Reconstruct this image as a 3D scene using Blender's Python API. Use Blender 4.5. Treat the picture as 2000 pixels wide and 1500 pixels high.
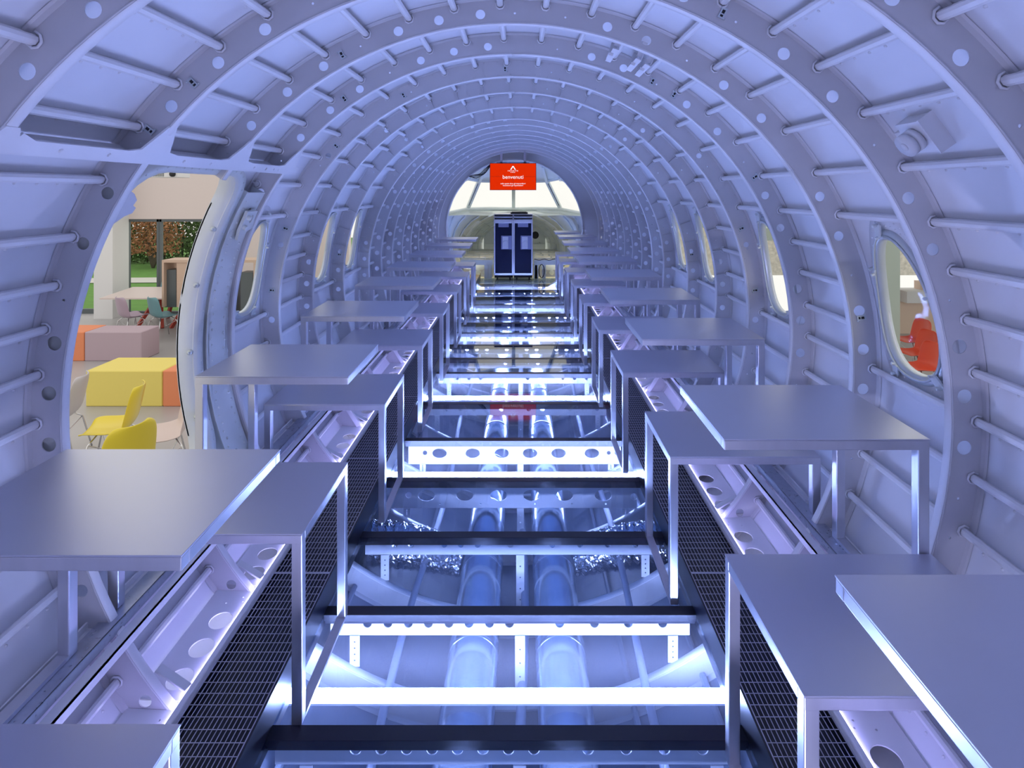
import bpy, bmesh, math, random
from mathutils import Vector, Matrix
from mathutils.geometry import delaunay_2d_cdt
random.seed(7)
for o in list(bpy.data.objects):
    bpy.data.objects.remove(o)
scene = bpy.context.scene
C = scene.collection
PI = math.pi
F = 1130.0            # focal length in pixels of the 2000 px frame
CAMZ = 1.705          # eye height above the glass floor
X0 = -0.045           # fuselage axis
ZC = 1.0              # height of the fuselage axis above the glass floor
R = 1.375             # inner radius of the ribs
RS = 1.48             # radius of the skin

# ------------------------------------------------------------ camera
cam = bpy.data.cameras.new('camera')
cam.sensor_width = 36.0
cam.lens = F / 2000 * 36
cam.shift_x = -18 / 2000
cam.shift_y = -377 / 2000
cam.clip_start = 0.02
camo = bpy.data.objects.new('camera', cam)
camo.location = (0, 0, CAMZ)
camo.rotation_euler = (PI / 2, 0, 0)
C.objects.link(camo)
scene.camera = camo

# ------------------------------------------------------------ world, exposure
w = bpy.data.worlds.new('world')
scene.world = w
w.use_nodes = True
bg = w.node_tree.nodes['Background']
bg.inputs[0].default_value = (1.0, 0.97, 0.92, 1)
bg.inputs[1].default_value = 1.05
scene.view_settings.view_transform = 'Standard'
scene.view_settings.look = 'None'
scene.view_settings.exposure = 0.0
scene.view_settings.gamma = 1
scene.view_settings.use_curve_mapping = False
STRIP_COL = (0.56, 0.58, 1.0)
STRIP_POW = 152.0
FILL_COL = (0.40, 0.38, 1.0)
FILL_POW = 18.0

def P3(px, py, Y):
    """a point of the place from its pixel and its distance"""
    return Vector(((px - 1018) * Y / F, Y, CAMZ - (py - 373) * Y / F))

# ------------------------------------------------------------ materials
MATS = {}
def mat(name, col, rough=0.5, metal=0.0, noise=0.0, nscale=20.0, bump=0.0, bscale=80.0, emis=None, estr=0.0, spec=0.5, stretch=None, coat=0.0, rv=0.08):
    m = bpy.data.materials.new(name)
    m.use_nodes = True
    nt = m.node_tree
    b = nt.nodes['Principled BSDF']
    b.inputs['Base Color'].default_value = (*col, 1)
    b.inputs['Roughness'].default_value = rough
    b.inputs['Metallic'].default_value = metal
    b.inputs['Specular IOR Level'].default_value = spec
    if coat:
        b.inputs['Coat Weight'].default_value = coat
    tc = nt.nodes.new('ShaderNodeTexCoord')
    mp = nt.nodes.new('ShaderNodeMapping')
    nt.links.new(tc.outputs['Object'], mp.inputs[0])
    if stretch:
        mp.inputs['Scale'].default_value = stretch
    if noise:
        n = nt.nodes.new('ShaderNodeTexNoise')
        n.inputs['Scale'].default_value = nscale
        n.inputs['Detail'].default_value = 5
        nt.links.new(mp.outputs[0], n.inputs['Vector'])
        mx = nt.nodes.new('ShaderNodeMix')
        mx.data_type = 'RGBA'
        mx.inputs[6].default_value = (*[max(0, c * (1 - noise)) for c in col], 1)
        mx.inputs[7].default_value = (*[min(1, c * (1 + noise)) for c in col], 1)
        nt.links.new(n.outputs['Fac'], mx.inputs[0])
        nt.links.new(mx.outputs[2], b.inputs['Base Color'])
        mr = nt.nodes.new('ShaderNodeMapRange')
        mr.inputs['To Min'].default_value = max(0.02, rough - rv)
        mr.inputs['To Max'].default_value = min(1, rough + rv)
        nt.links.new(n.outputs['Fac'], mr.inputs[0])
        nt.links.new(mr.outputs[0], b.inputs['Roughness'])
    if bump:
        n2 = nt.nodes.new('ShaderNodeTexNoise')
        n2.inputs['Scale'].default_value = bscale
        n2.inputs['Detail'].default_value = 3
        nt.links.new(mp.outputs[0], n2.inputs['Vector'])
        bp = nt.nodes.new('ShaderNodeBump')
        bp.inputs['Strength'].default_value = bump
        bp.inputs['Distance'].default_value = 0.01
        nt.links.new(n2.outputs['Fac'], bp.inputs['Height'])
        nt.links.new(bp.outputs[0], b.inputs['Normal'])
    if emis:
        b.inputs['Emission Color'].default_value = (*emis, 1)
        b.inputs['Emission Strength'].default_value = estr
    MATS[name] = m
    return m

def glassmat(name, tint, rough=0.02, ior=1.45, haze=0.0, graze=0.9):
    m = bpy.data.materials.new(name)
    m.use_nodes = True
    nt = m.node_tree
    nt.nodes.clear()
    out = nt.nodes.new('ShaderNodeOutputMaterial')
    tr = nt.nodes.new('ShaderNodeBsdfTransparent')
    tr.inputs[0].default_value = (*tint, 1)
    gl = nt.nodes.new('ShaderNodeBsdfGlossy')
    gl.inputs['Roughness'].default_value = rough
    lw = nt.nodes.new('ShaderNodeLayerWeight')
    lw.inputs['Blend'].default_value = 0.5
    pw = nt.nodes.new('ShaderNodeMath'); pw.operation = 'POWER'; pw.inputs[1].default_value = 4.0
    nt.links.new(lw.outputs['Facing'], pw.inputs[0])
    fr = nt.nodes.new('ShaderNodeMath'); fr.operation = 'MULTIPLY_ADD'; fr.inputs[1].default_value = graze
    fr.inputs[2].default_value = ((ior - 1) / (ior + 1)) ** 2
    nt.links.new(pw.outputs[0], fr.inputs[0])
    mx = nt.nodes.new('ShaderNodeMixShader')
    nt.links.new(fr.outputs[0], mx.inputs[0])
    nt.links.new(tr.outputs[0], mx.inputs[1])
    nt.links.new(gl.outputs[0], mx.inputs[2])
    last = mx
    if haze:
        df = nt.nodes.new('ShaderNodeBsdfTranslucent')
        df.inputs[0].default_value = (0.8, 0.85, 1, 1)
        m2 = nt.nodes.new('ShaderNodeMixShader')
        m2.inputs[0].default_value = haze
        nt.links.new(mx.outputs[0], m2.inputs[1])
        nt.links.new(df.outputs[0], m2.inputs[2])
        last = m2
    nt.links.new(last.outputs[0], out.inputs[0])
    MATS[name] = m
    return m

paint = mat('white_grey_paint', (0.83, 0.83, 0.84), 0.42, noise=0.05, nscale=6, bump=0.04, bscale=60)
skinp = mat('skin_paint', (0.80, 0.81, 0.84), 0.45, noise=0.07, nscale=4, bump=0.05, bscale=14)
bellyp = mat('belly_dimmed', (0.24, 0.28, 0.35), 0.5, noise=0.10, nscale=5)  # skin tone darkened to keep the space under the glass dim
ribp = mat('rib_paint', (0.62, 0.61, 0.62), 0.42, noise=0.06, nscale=7, bump=0.03, bscale=50)
doorp = mat('door_frame_paint', (0.70, 0.73, 0.70), 0.4, noise=0.04, nscale=8)
steel = mat('brushed_steel', (0.64, 0.65, 0.73), 0.40, 0.9, noise=0.05, nscale=2.5, bump=0.015, bscale=500, rv=0.02)
galv = mat('galvanised_steel', (0.50, 0.53, 0.60), 0.30, 0.85, noise=0.16, nscale=60)
tubem = mat('steel_tube', (0.66, 0.66, 0.70), 0.34, 0.88, noise=0.08, nscale=30, stretch=(1, 1, 0.2))
blackm = mat('black_steel', (0.006, 0.008, 0.018), 0.3)
meshm = mat('mesh_wire', (0.55, 0.55, 0.62), 0.4, 0.3)
ductm = mat('duct_aluminium', (0.62, 0.70, 0.80), 0.22, 0.85, noise=0.08, nscale=10)
foil = mat('crinkled_foil', (0.75, 0.78, 0.82), 0.2, 1.0, bump=1.0, bscale=22)
hosem = mat('grey_hose', (0.38, 0.42, 0.52), 0.5)
winf = mat('window_frame_metal', (0.62, 0.67, 0.68), 0.3, 0.35)
clipm = mat('clear_clip', (0.75, 0.80, 0.80), 0.4, 0.0)
nosep = mat('nose_paint', (0.78, 0.84, 0.82), 0.5, noise=0.07, nscale=5)
trayp = mat('console_paint', (0.85, 0.86, 0.78), 0.5, noise=0.05, nscale=8)
alum = mat('trolley_aluminium', (0.6, 0.6, 0.66), 0.35, 0.75)
navy = mat('trolley_navy', (0.006, 0.008, 0.026), 0.6, spec=0.12)
platem = mat('trolley_plate', (0.22, 0.22, 0.34), 0.5, 0.3)
darkm = mat('dark_rubber', (0.015, 0.015, 0.02), 0.6)
redm = mat('screen_red', (0.0, 0.0, 0.0), 0.7, emis=(0.76, 0.026, 0.0), estr=1.0, spec=0.05)
whitem = mat('screen_white', (0.0, 0.0, 0.0), 0.7, emis=(1, 1, 1), estr=1.0)
yell = mat('yellow_plastic', (0.78, 0.62, 0.03), 0.35, coat=0.3)
yellb = mat('yellow_block', (0.80, 0.66, 0.16), 0.6, noise=0.02)
lilac = mat('mauve_block', (0.47, 0.36, 0.42), 0.6, noise=0.02)
orange = mat('orange_block', (0.78, 0.26, 0.12), 0.6)
mauvep = mat('mauve_plastic', (0.42, 0.33, 0.42), 0.4)
greyp = mat('pale_grey_plastic', (0.55, 0.52, 0.56), 0.4)
pinkp = mat('pale_pink_plastic', (0.72, 0.60, 0.58), 0.4)
tealp = mat('teal_plastic', (0.14, 0.30, 0.34), 0.4)
redp = mat('coral_plastic', (0.80, 0.10, 0.05), 0.4)
redleg = mat('red_trestle', (0.42, 0.06, 0.04), 0.5)
chromem = mat('chrome', (0.7, 0.7, 0.72), 0.15, 1.0)
tabletop = mat('pale_table_top', (0.68, 0.58, 0.55), 0.4)
wallm = mat('hall_plaster', (0.70, 0.62, 0.60), 0.8, noise=0.02)
wallw = mat('hall_white', (0.74, 0.74, 0.75), 0.8)
beige = mat('hall_beige', (0.72, 0.56, 0.46), 0.8)
greenc = mat('hall_column', (0.36, 0.42, 0.38), 0.7, noise=0.08, nscale=3)
concrete = mat('hall_floor', (0.42, 0.41, 0.42), 0.35, noise=0.08, nscale=1.5)
grass = mat('lawn_green', (0.13, 0.30, 0.06), 0.9, noise=0.3, nscale=4)
pathm = mat('path_pale', (0.65, 0.64, 0.60), 0.9)
framem = mat('window_dark_frame', (0.10, 0.12, 0.13), 0.4)
wood = mat('pale_wood', (0.60, 0.44, 0.34), 0.5, noise=0.08, nscale=5, stretch=(1, 8, 8))
leafm = mat('leaf_green', (0.10, 0.17, 0.05), 0.7, noise=0.4, nscale=1.2)
leafo = mat('leaf_rust', (0.36, 0.16, 0.07), 0.7, noise=0.4, nscale=1.2)
barkm = mat('bark', (0.12, 0.09, 0.07), 0.9)
floorglass = glassmat('floor_glass', (0.70, 0.82, 0.955), 0.015, 1.42, haze=0.015)
pane = glassmat('pane_glass', (0.98, 0.99, 0.985), 0.02, 1.12, graze=0.05)
ledm = mat('led_white', (1, 1, 1), 0.5, emis=STRIP_COL, estr=STRIP_POW)
ledfill = mat('violet_fill', (1, 1, 1), 0.5, emis=FILL_COL, estr=FILL_POW)  # added fill light for the cabin ceiling
ledw = mat('led_warm', (1, 1, 1), 0.5, emis=(1.0, 0.72, 0.32), estr=11.0)

# ------------------------------------------------------------ mesh builder
class MB:
    def __init__(s):
        s.v = []; s.f = []; s.sm = []
    def add(s, vs, fs, smooth=False):
        n = len(s.v)
        s.v += [tuple(v) for v in vs]
        s.f += [tuple(i + n for i in f) for f in fs]
        s.sm += [smooth] * len(fs)
        return s
    def box(s, x0, x1, y0, y1, z0, z1, M=None):
        vs = [Vector((x, y, z)) for z in (z0, z1) for y in (y0, y1) for x in (x0, x1)]
        if M: vs = [M @ v for v in vs]
        return s.add(vs, [(0, 2, 3, 1), (4, 5, 7, 6), (0, 1, 5, 4), (2, 6, 7, 3), (0, 4, 6, 2), (1, 3, 7, 5)])
    def beam(s, a, b, w, h, up=Vector((0, 0, 1))):
        a = Vector(a); b = Vector(b); d = (b - a).normalized()
        sd = d.cross(up)
        if sd.length < 1e-4: sd = d.cross(Vector((0, 1, 0)))
        sd.normalize(); u = sd.cross(d).normalized()
        vs = [p + sd * (i * w / 2) + u * (j * h / 2) for p in (a, b) for i, j in ((-1, -1), (1, -1), (1, 1), (-1, 1))]
        return s.add(vs, [(0, 1, 2, 3), (7, 6, 5, 4), (0, 4, 5, 1), (1, 5, 6, 2), (2, 6, 7, 3), (3, 7, 4, 0)])
    def tube(s, pts, r, seg=8, closed=False, caps=True):
        pts = [Vector(p) for p in pts]; n = len(pts)
        rr = r if isinstance(r, (list, tuple)) else [r] * n
        vs = []; prev = None
        for i, p in enumerate(pts):
            if closed: d = pts[(i + 1) % n] - pts[i - 1]
            else: d = pts[min(i + 1, n - 1)] - pts[max(i - 1, 0)]
            d.normalize()
            if prev is None:
                a = d.orthogonal().normalized()
            else:
                a = prev - d * prev.dot(d)
                a = a.normalized() if a.length > 1e-6 else d.orthogonal().normalized()
            prev = a; b = d.cross(a)
            for k in range(seg):
                t = 2 * PI * k / seg
                vs.append(p + (a * math.cos(t) + b * math.sin(t)) * rr[i])
        fs = []
        for i in range(n if closed else n - 1):
            j = (i + 1) % n
            for k in range(seg):
                k2 = (k + 1) % seg
                fs.append((i * seg + k, i * seg + k2, j * seg + k2, j * seg + k))
        if caps and not closed:
            fs.append(tuple(range(seg - 1, -1, -1))); fs.append(tuple(range((n - 1) * seg, n * seg)))
        return s.add(vs, fs, True)
    def cyl(s, a, b, r, seg=16):
        return s.tube([a, b], r, seg)
    def rivet(s, p, nrm, r=0.004, h=0.0025):
        nrm = nrm.normalized(); a = nrm.orthogonal().normalized(); b = nrm.cross(a)
        vs = [p + (a * math.cos(k * PI / 3) + b * math.sin(k * PI / 3)) * r for k in range(6)]
        vs += [p + nrm * h + (a * math.cos(k * PI / 3) + b * math.sin(k * PI / 3)) * r * .6 for k in range(6)]
        fs = [(k, (k + 1) % 6, 6 + (k + 1) % 6, 6 + k) for k in range(6)] + [tuple(range(6, 12))]
        return s.add(vs, fs, True)
    def sweep(s, prof, frames, closedprof=True, caps=True, smooth=False):
        """prof: 2-D points; frames: list of (origin, axis1, axis2)"""
        m = len(prof); vs = []
        for o, a, b in frames:
            for p, q in prof: vs.append(o + a * p + b * q)
        fs = []
        mm = m if closedprof else m - 1
        for i in range(len(frames) - 1):
            for k in range(mm):
                k2 = (k + 1) % m
                fs.append((i * m + k, i * m + k2, (i + 1) * m + k2, (i + 1) * m + k))
        if caps and closedprof:
            fs.append(tuple(range(m - 1, -1, -1))); fs.append(tuple(range((len(frames) - 1) * m, len(frames) * m)))
        return s.add(vs, fs, smooth)
    def plate(s, outline, holes, fn, thick, extra=(), smooth=False):
        """flat plate with holes: fn(p,q,t) maps a 2-D point and a side t (0 or 1) into space"""
        vs = []; es = []
        for loop in [outline] + list(holes):
            n = len(vs); m = len(loop)
            vs += [Vector(p) for p in loop]
            es += [(n + i, n + (i + 1) % m) for i in range(m)]
        vs += [Vector(p) for p in extra]
        V, E, FF, _, _, _ = delaunay_2d_cdt(vs, es, [], 0, 1e-6)
        def inside(c, loop):
            r = False; j = len(loop) - 1
            for i in range(len(loop)):
                xi, yi = loop[i][0], loop[i][1]; xj, yj = loop[j][0], loop[j][1]
                if (yi > c[1]) != (yj > c[1]) and c[0] < (xj - xi) * (c[1] - yi) / (yj - yi) + xi: r = not r
                j = i
            return r
        boxes = [(min(p[0] for p in l), max(p[0] for p in l), min(p[1] for p in l), max(p[1] for p in l), l) for l in holes]
        tris = []
        for f in FF:
            c = ((V[f[0]][0] + V[f[1]][0] + V[f[2]][0]) / 3, (V[f[0]][1] + V[f[1]][1] + V[f[2]][1]) / 3)
            if not inside(c, outline): continue
            bad = False
            for b in boxes:
                if b[0] <= c[0] <= b[1] and b[2] <= c[1] <= b[3] and inside(c, b[4]): bad = True; break
            if not bad: tris.append(f)
        n = len(V)
        if not thick:
            return s.add([fn(p[0], p[1], 0) for p in V], tris, smooth)
        pv = [fn(p[0], p[1], 0) for p in V] + [fn(p[0], p[1], 1) for p in V]
        s.add(pv, tris + [tuple(i + n for i in reversed(f)) for f in tris], smooth)
        cnt = {}
        for f in tris:
            for i in range(3):
                a, b = f[i], f[(i + 1) % 3]
                if (b, a) in cnt: del cnt[(b, a)]
                else: cnt[(a, b)] = 1
        return s.add(pv, [(b, a, a + n, b + n) for a, b in cnt], False)
    def build(s, name, m, parent=None, bevel=0, ang=None):
        me = bpy.data.meshes.new(name)
        me.from_pydata(s.v, [], s.f)
        me.polygons.foreach_set('use_smooth', s.sm)
        me.materials.append(m)
        me.validate(); me.update()
        o = bpy.data.objects.new(name, me)
        C.objects.link(o)
        if parent is not None: o.parent = parent
        if bevel:
            b = o.modifiers.new('bevel', 'BEVEL'); b.width = bevel; b.segments = 2; b.limit_method = 'ANGLE'
        return o

def empty(name, loc=(0, 0, 0), rz=0, label=None, cat=None, group=None, kind=None):
    o = bpy.data.objects.new(name, None); C.objects.link(o)
    o.location = loc; o.rotation_euler = (0, 0, rz); o.empty_display_size = 0.1
    return tag(o, label, cat, group, kind)
def tag(o, label=None, cat=None, group=None, kind=None):
    if label: o['label'] = label
    if cat: o['category'] = cat
    if group: o['group'] = group
    if kind: o['kind'] = kind
    return o
def part(mb, name, m, parent, loc=None, bevel=0, label=None):
    o = mb.build(name, m, parent, bevel)
    if loc: o.location = loc
    if label: o['label'] = label
    return o
def dup(root, loc=None, rz=None, label=None, group=None, scale=None, swap=None):
    def cp(o, parent):
        c = o.copy(); C.objects.link(c); c.parent = parent
        for ch in list(o.children): cp(ch, c)
        return c
    r = cp(root, None)
    if loc is not None: r.location = loc
    if rz is not None: r.rotation_euler = (0, 0, rz)
    if label: r['label'] = label
    if group: r['group'] = group
    if scale: r.scale = scale
    return r
def circ(cx, cy, rx, ry=None, n=20):
    ry = ry or rx
    return [(cx + rx * math.cos(2 * PI * k / n), cy + ry * math.sin(2 * PI * k / n)) for k in range(n)]
def polar(deg, r, y=0.0, x0=X0, zc=ZC):
    t = math.radians(deg)
    return Vector((x0 + r * math.cos(t), y, zc + r * math.sin(t)))
ORD = ['nearest', 'second', 'third', 'fourth', 'fifth', 'sixth', 'seventh', 'eighth', 'ninth', 'tenth', 'eleventh', 'twelfth', 'thirteenth', 'fourteenth', 'fifteenth', 'sixteenth']

# ============================================================ FUSELAGE SHELL
RIBY = [1.298, 1.82, 2.35, 2.87, 3.42, 3.97, 4.65, 5.42, 5.89, 6.40, 6.94, 7.47, 8.02, 8.65, 9.30, 9.95]
YA, YB = -1.2, 10.3
STR = [91.6, 84.3, 77.0, 69.8, 62.6, 55.5, 48.5, 40.6, 32.4, 24.8, 18.4, 12.2, 5.7, -0.3, -7.2, -13.8, -20.5, -27.2, -34, -46, -58, -70, -82,
       98.9, 106.2, 113.4, 120.6, 127.6, 134.6, 141.6, 149.4, 157.2, 163.5, 169.0, 174.6, 180.6, 187.2, 193.8, 200.5, 207.2, 214, 226, 238, 250, 262]

def win_loop(cy, hw=0.155, hh=0.25, cs=11.5, n=40):
    """rounded triangle, narrow at the top, in (y, degrees)"""
    out = []
    for k in range(n):
        t = 2 * PI * k / n
        c, s = math.cos(t), math.sin(t)
        e = 0.82
        cx = math.copysign(abs(c) ** e, c); sy = math.copysign(abs(s) ** e, s)
        a = hw * (1.0 - 0.36 * (sy * 0.5 + 0.5) ** 1.4)
        out.append((cy + a * cx * 1.06, cs + math.degrees(hh * sy / RS)))
    return out
WIN_R = [2.085, 3.145, 4.31, 5.035]
WIN_L = [3.145, 4.31, 5.035]
def door_loop(y0=1.87, y1=2.57, t0=162 - 0.0, t1=0, off=0.0, n=7):
    """door hole in (y, degrees), left wall"""
    a0, a1 = 147.4 - math.degrees(off / RS), 200.0 + math.degrees(off / RS)
    y0 -= off; y1 += off
    rc = 0.13 + off * .8
    rd = math.degrees(rc / RS)
    pts = []
    for (cy, ca, st) in ((y1 - rc, a1 - rd, 0), (y0 + rc, a1 - rd, 90), (y0 + rc, a0 + rd, 180), (y1 - rc, a0 + rd, 270)):
        for k in range(n + 1):
            t = math.radians(st + 90 * k / n)
            pts.append((cy + rc * math.cos(t), ca + rd * math.sin(t)))
    # more points along the two long sides, so that they follow the curve of the skin
    out = []
    for i in range(len(pts)):
        p, q = pts[i], pts[(i + 1) % len(pts)]
        m = max(1, int(abs(q[1] - p[1]) / 3.0))
        for k in range(m): out.append((p[0] + (q[0] - p[0]) * k / m, p[1] + (q[1] - p[1]) * k / m))
    return out

def skin(name, a0, a1, holes, m):
    ys = [YA] + RIBY + [YB]
    mb = MB()
    K = RS * PI / 180
    hl = [[(p[0], p[1] * K) for p in h] for h in holes]
    n = int(abs(a1 - a0) / 3)
    out = [(YA, (a0 + (a1 - a0) * i / n) * K) for i in range(n + 1)] + [(YB, (a1 + (a0 - a1) * i / n) * K) for i in range(n + 1)]
    ex = []
    for y in [YA + .3 + .25 * k for k in range(46)]:
        for i in range(1, n):
            a = a0 + (a1 - a0) * i / n
            if YA < y < YB - .02: ex.append((y, a * K))
    mb.plate(out, hl, lambda p, q, t: polar(q / K, RS + t * 0.006, p), True, ex, True)
    o = mb.build(name, m)
    tag(o, kind='structure')
    return o
ceiling = skin('ceiling', 45, 135, [], skinp)
wall_right = skin('wall_right', -52, 45, [win_loop(y) for y in WIN_R], skinp)
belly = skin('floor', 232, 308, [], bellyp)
wall_left = skin('wall_left', 135, 232, [[(p[0], 180 - p[1]) for p in win_loop(y)] for y in WIN_L] + [door_loop()], skinp)
for o, l in ((ceiling, 'pale painted aircraft skin overhead with riveted stringers'), (wall_right, 'pale curved aircraft skin on the right with rounded windows'), (wall_left, 'pale curved aircraft skin on the left with a doorway'), (belly, 'grey curved belly skin under the glass floor')):
    o['label'] = l; o['category'] = 'belly skin' if o is belly else 'wall'
# unseen bulkhead added behind the camera to shut out outside light
mb = MB(); mb.plate([(X0 + 1.49 * math.cos(t * PI / 30), ZC + 1.49 * math.sin(t * PI / 30)) for t in range(60)], [], lambda p, q, t: Vector((p, YA - .02 * t, q)), True)
tag(mb.build('light_block_wall', paint), 'unseen pale bulkhead added behind the camera to block outside light', 'wall', kind='structure')

# stringers with rivets: parts of the skin they are riveted to
SP = [(-.020, 0), (-.020, .003), (-.004, .004), (-.004, .020), (-.011, .024), (-.011, .033), (-.003, .038), (.007, .037), (.013, .031), (.012, .022), (.004, .018), (.003, 0)]
for a in STR:
    mirror = a > 90
    mb = MB()
    t = math.radians(a)
    rad = Vector((-math.cos(t), 0, -math.sin(t)))
    tan = Vector((-math.sin(t), 0, math.cos(t))) * (-1 if mirror else 1)
    def org(y): return polar(a, RS - 0.001, y)
    segs = []
    ys = [YA] + RIBY + [YB]
    for i in range(len(ys) - 1):
        y0, y1 = ys[i], ys[i + 1]
        mid = (y0 + y1) / 2
        cut = False
        if -1 < a < 21 and any(abs(mid - y) < .2 for y in WIN_R): cut = a > 1
        if 159 < a < 179 and any(abs(mid - y) < .2 for y in WIN_L): cut = True
        if 147 < a < 202 and 1.8 < mid < 2.6: cut = True
        if 147 < a < 202 and 2.3 < y0 < 2.4: y0 = 2.82
        if not cut: segs.append((y0 + .0, y1 - .0))
    # the stringer and its rivets
    for y0, y1 in segs:
        mb.sweep(SP, [(org(y0 + .006), tan, rad), (org(y1 - .036), tan, rad)])
        # bright clip that ends the stringer on the rib web
        if y1 < 5 and -40 < a < 220:
            hook = [org(y1 - .036) + tan * p + rad * q for p, q in ((.016, .016), (.019, .030), (.010, .043), (-.004, .045), (-.014, .037), (-.015, .02))]
            mb.tube(hook, .0035, 5)
        if y1 < 4.2 and a > -40 and a < 220 and y1 > .9:
            n = int((y1 - y0 - .1) / .035)
            for k in range(n):
                yy = y0 + .05 + k * .035
                for off in (-.013,) + ((-.032,) if y1 < 2.0 and k % 2 else ()):
                    mb.rivet(org(yy) + tan * off + rad * (.002 if off > -.02 else -.001), rad, .0055, .0042)
    par = ceiling if 45 <= a <= 135 else (wall_right if a < 90 else wall_left)
    if a < -52 or a > 232: par = belly
    mb.build('stringer', paint if par is not belly else bellyp, par)

# ------------------------------------------------------------ ribs
BIG = [-46, -38, -30, -22, -3.6, 2.8, 9.1, 21.7, 28.8, 44.7, 52.8, 67.3, 74.0, 94.8, 101.6, 108.4, 121.8, 129.0, 137.0, 150.5, 157.5, 170.5, 176.8, 183.2, 202, 210, 218, 226]
TINY = [36.7, 15, -10, 60, 81, 89.2, 115, 143, 165, 190, -15]
def arc_loop(r0, r1, a0, a1):
    n = max(6, int((a1 - a0) / 2.5))
    o = [(a0 + (a1 - a0) * i / n) for i in range(n + 1)]
    return [(r1 * math.cos(math.radians(a)), r1 * math.sin(math.radians(a))) for a in o] + [(r0 * math.cos(math.radians(a)), r0 * math.sin(math.radians(a))) for a in reversed(o)]
def make_rib(name, y, kind='holes', gap=None, rin=R):
    root = empty(name, (X0, y, ZC))
    web = MB(); fl = MB(); ofl = MB(); st = MB()
    segs = [(-90, 90), (90, 270)] if gap is None else [(gap[1] - 360, 35), (35, gap[0])]
    big = BIG if kind == 'holes' else ([2.8, -3.6, 177, 183.2, 9.1, 171, 52, 128] if kind == 'stiff' else [16, 164, -2, 182, 40, 140])
    hr = .0195 if kind == 'holes' else .016
    rm = (rin + RS) / 2 - .010
    web_y0, web_y1 = -.032, -.029
    for a0, a1 in segs:
        holes = []
        for b in big:
            for bb in (b, b - 360):
                if a0 + 2 < bb < a1 - 2:
                    k = hr * (1.15 if -12 < (bb if bb < 90 else 180 - bb) < 12 else 1)
                    holes.append(circ(rm * math.cos(math.radians(bb)), rm * math.sin(math.radians(bb)), k, n=18))
        for b in TINY:
            for bb in (b, b - 360):
                if a0 + 2 < bb < a1 - 2: holes.append(circ(rm * math.cos(math.radians(bb)), rm * math.sin(math.radians(bb)), .0045, n=8))
        web.plate(arc_loop(rin + .001, RS + .001, a0, a1), holes, lambda p, q, t: Vector((p, web_y0 + t * .003, q)), True)
        n = int((a1 - a0) / 2.5)
        fr = []
        for i in range(n + 1):
            t = math.radians(a0 + (a1 - a0) * i / n)
            fr.append((Vector((0, 0, 0)), Vector((math.cos(t), 0, math.sin(t))), Vector((0, 1, 0))))
        fl.sweep([(rin + .006, -.034), (rin + .001, -.031), (rin - .001, -.026), (rin - .001, -.003), (rin + .003, .002), (rin + .012, .002), (rin + .012, -.001), (rin + .005, -.003), (rin + .004, -.026), (rin + .006, -.030)], fr, smooth=True)
        ofl.sweep([(RS - .008, -.029), (RS - .003, -.029), (RS - .003, -.008), (RS - .006, -.008), (RS - .007, -.024)], fr)
        ofl.sweep([(RS - .006, -.044), (RS - .002, -.050), (RS - .001, -.032), (RS - .010, -.032)], fr)
    if kind == 'stiff':
        for a in [x for x in STR if gap is None or not gap[0] < x < gap[1]]:
            t = math.radians(a); d = Vector((math.cos(t), 0, math.sin(t)))
            web.beam(d * (rin + .004) + Vector((0, -.044, 0)), d * (RS - .004) + Vector((0, -.044, 0)), .004, .022, Vector((0, 1, 0)))
    if kind != 'holes':
        n = 120
        for k in range(n):
            a = -90 + 360 * k / n + .8
            t = math.radians(a); d = Vector((math.cos(t), 0, math.sin(t)))
            if gap and gap[0] < a < gap[1]: continue
            web.rivet(d * (RS - .018) + Vector((0, -.032, 0)), Vector((0, -1, 0)), .0035, .002)
            web.rivet(d * (rin + .012) + Vector((0, -.034, 0)), Vector((0, -1, 0)), .0035, .002)
    part(web, 'web', ribp, root)
    part(fl, 'inner_flange', paint, root)
    part(ofl, 'outer_flange', ribp, root)
    if st.v: part(st, 'stiffener', ribp, root)
    return root
rib0 = make_rib('fuselage_rib', RIBY[0])
ribB = make_rib('fuselage_rib', RIBY[2], gap=(147.0, 196.0))
ribD = make_rib('fuselage_rib', RIBY[4], kind='plain')
ribS = make_rib('fuselage_rib', RIBY[5], kind='stiff')
ribs = []
for i, y in enumerate(RIBY):
    extra = {0: 'cut off by the photo corners', 1: 'framing the near side of the doorway', 2: 'interrupted on the left by the doorway', 3: 'just past the doorway',
             4: 'with few holes', 5: 'the first with small stiffeners', 6: 'with small stiffeners', 7: 'with small stiffeners'}.get(i, 'deep in the cabin')
    if i == 15: extra = 'last before the cockpit'
    lab = f'white ring-shaped aircraft rib, {ORD[i]} from the camera, {extra}'
    if i == 0: o = rib0
    elif i == 2: o = ribB
    elif i == 4: o = ribD
    elif i == 5: o = ribS
    elif i in (6, 7): o = dup(ribS, (X0, y, ZC))
    else: o = dup(rib0, (X0, y, ZC))
    tag(o, lab, 'aircraft rib', 'ring ribs of the fuselage')
    ribs.append(o)

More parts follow.
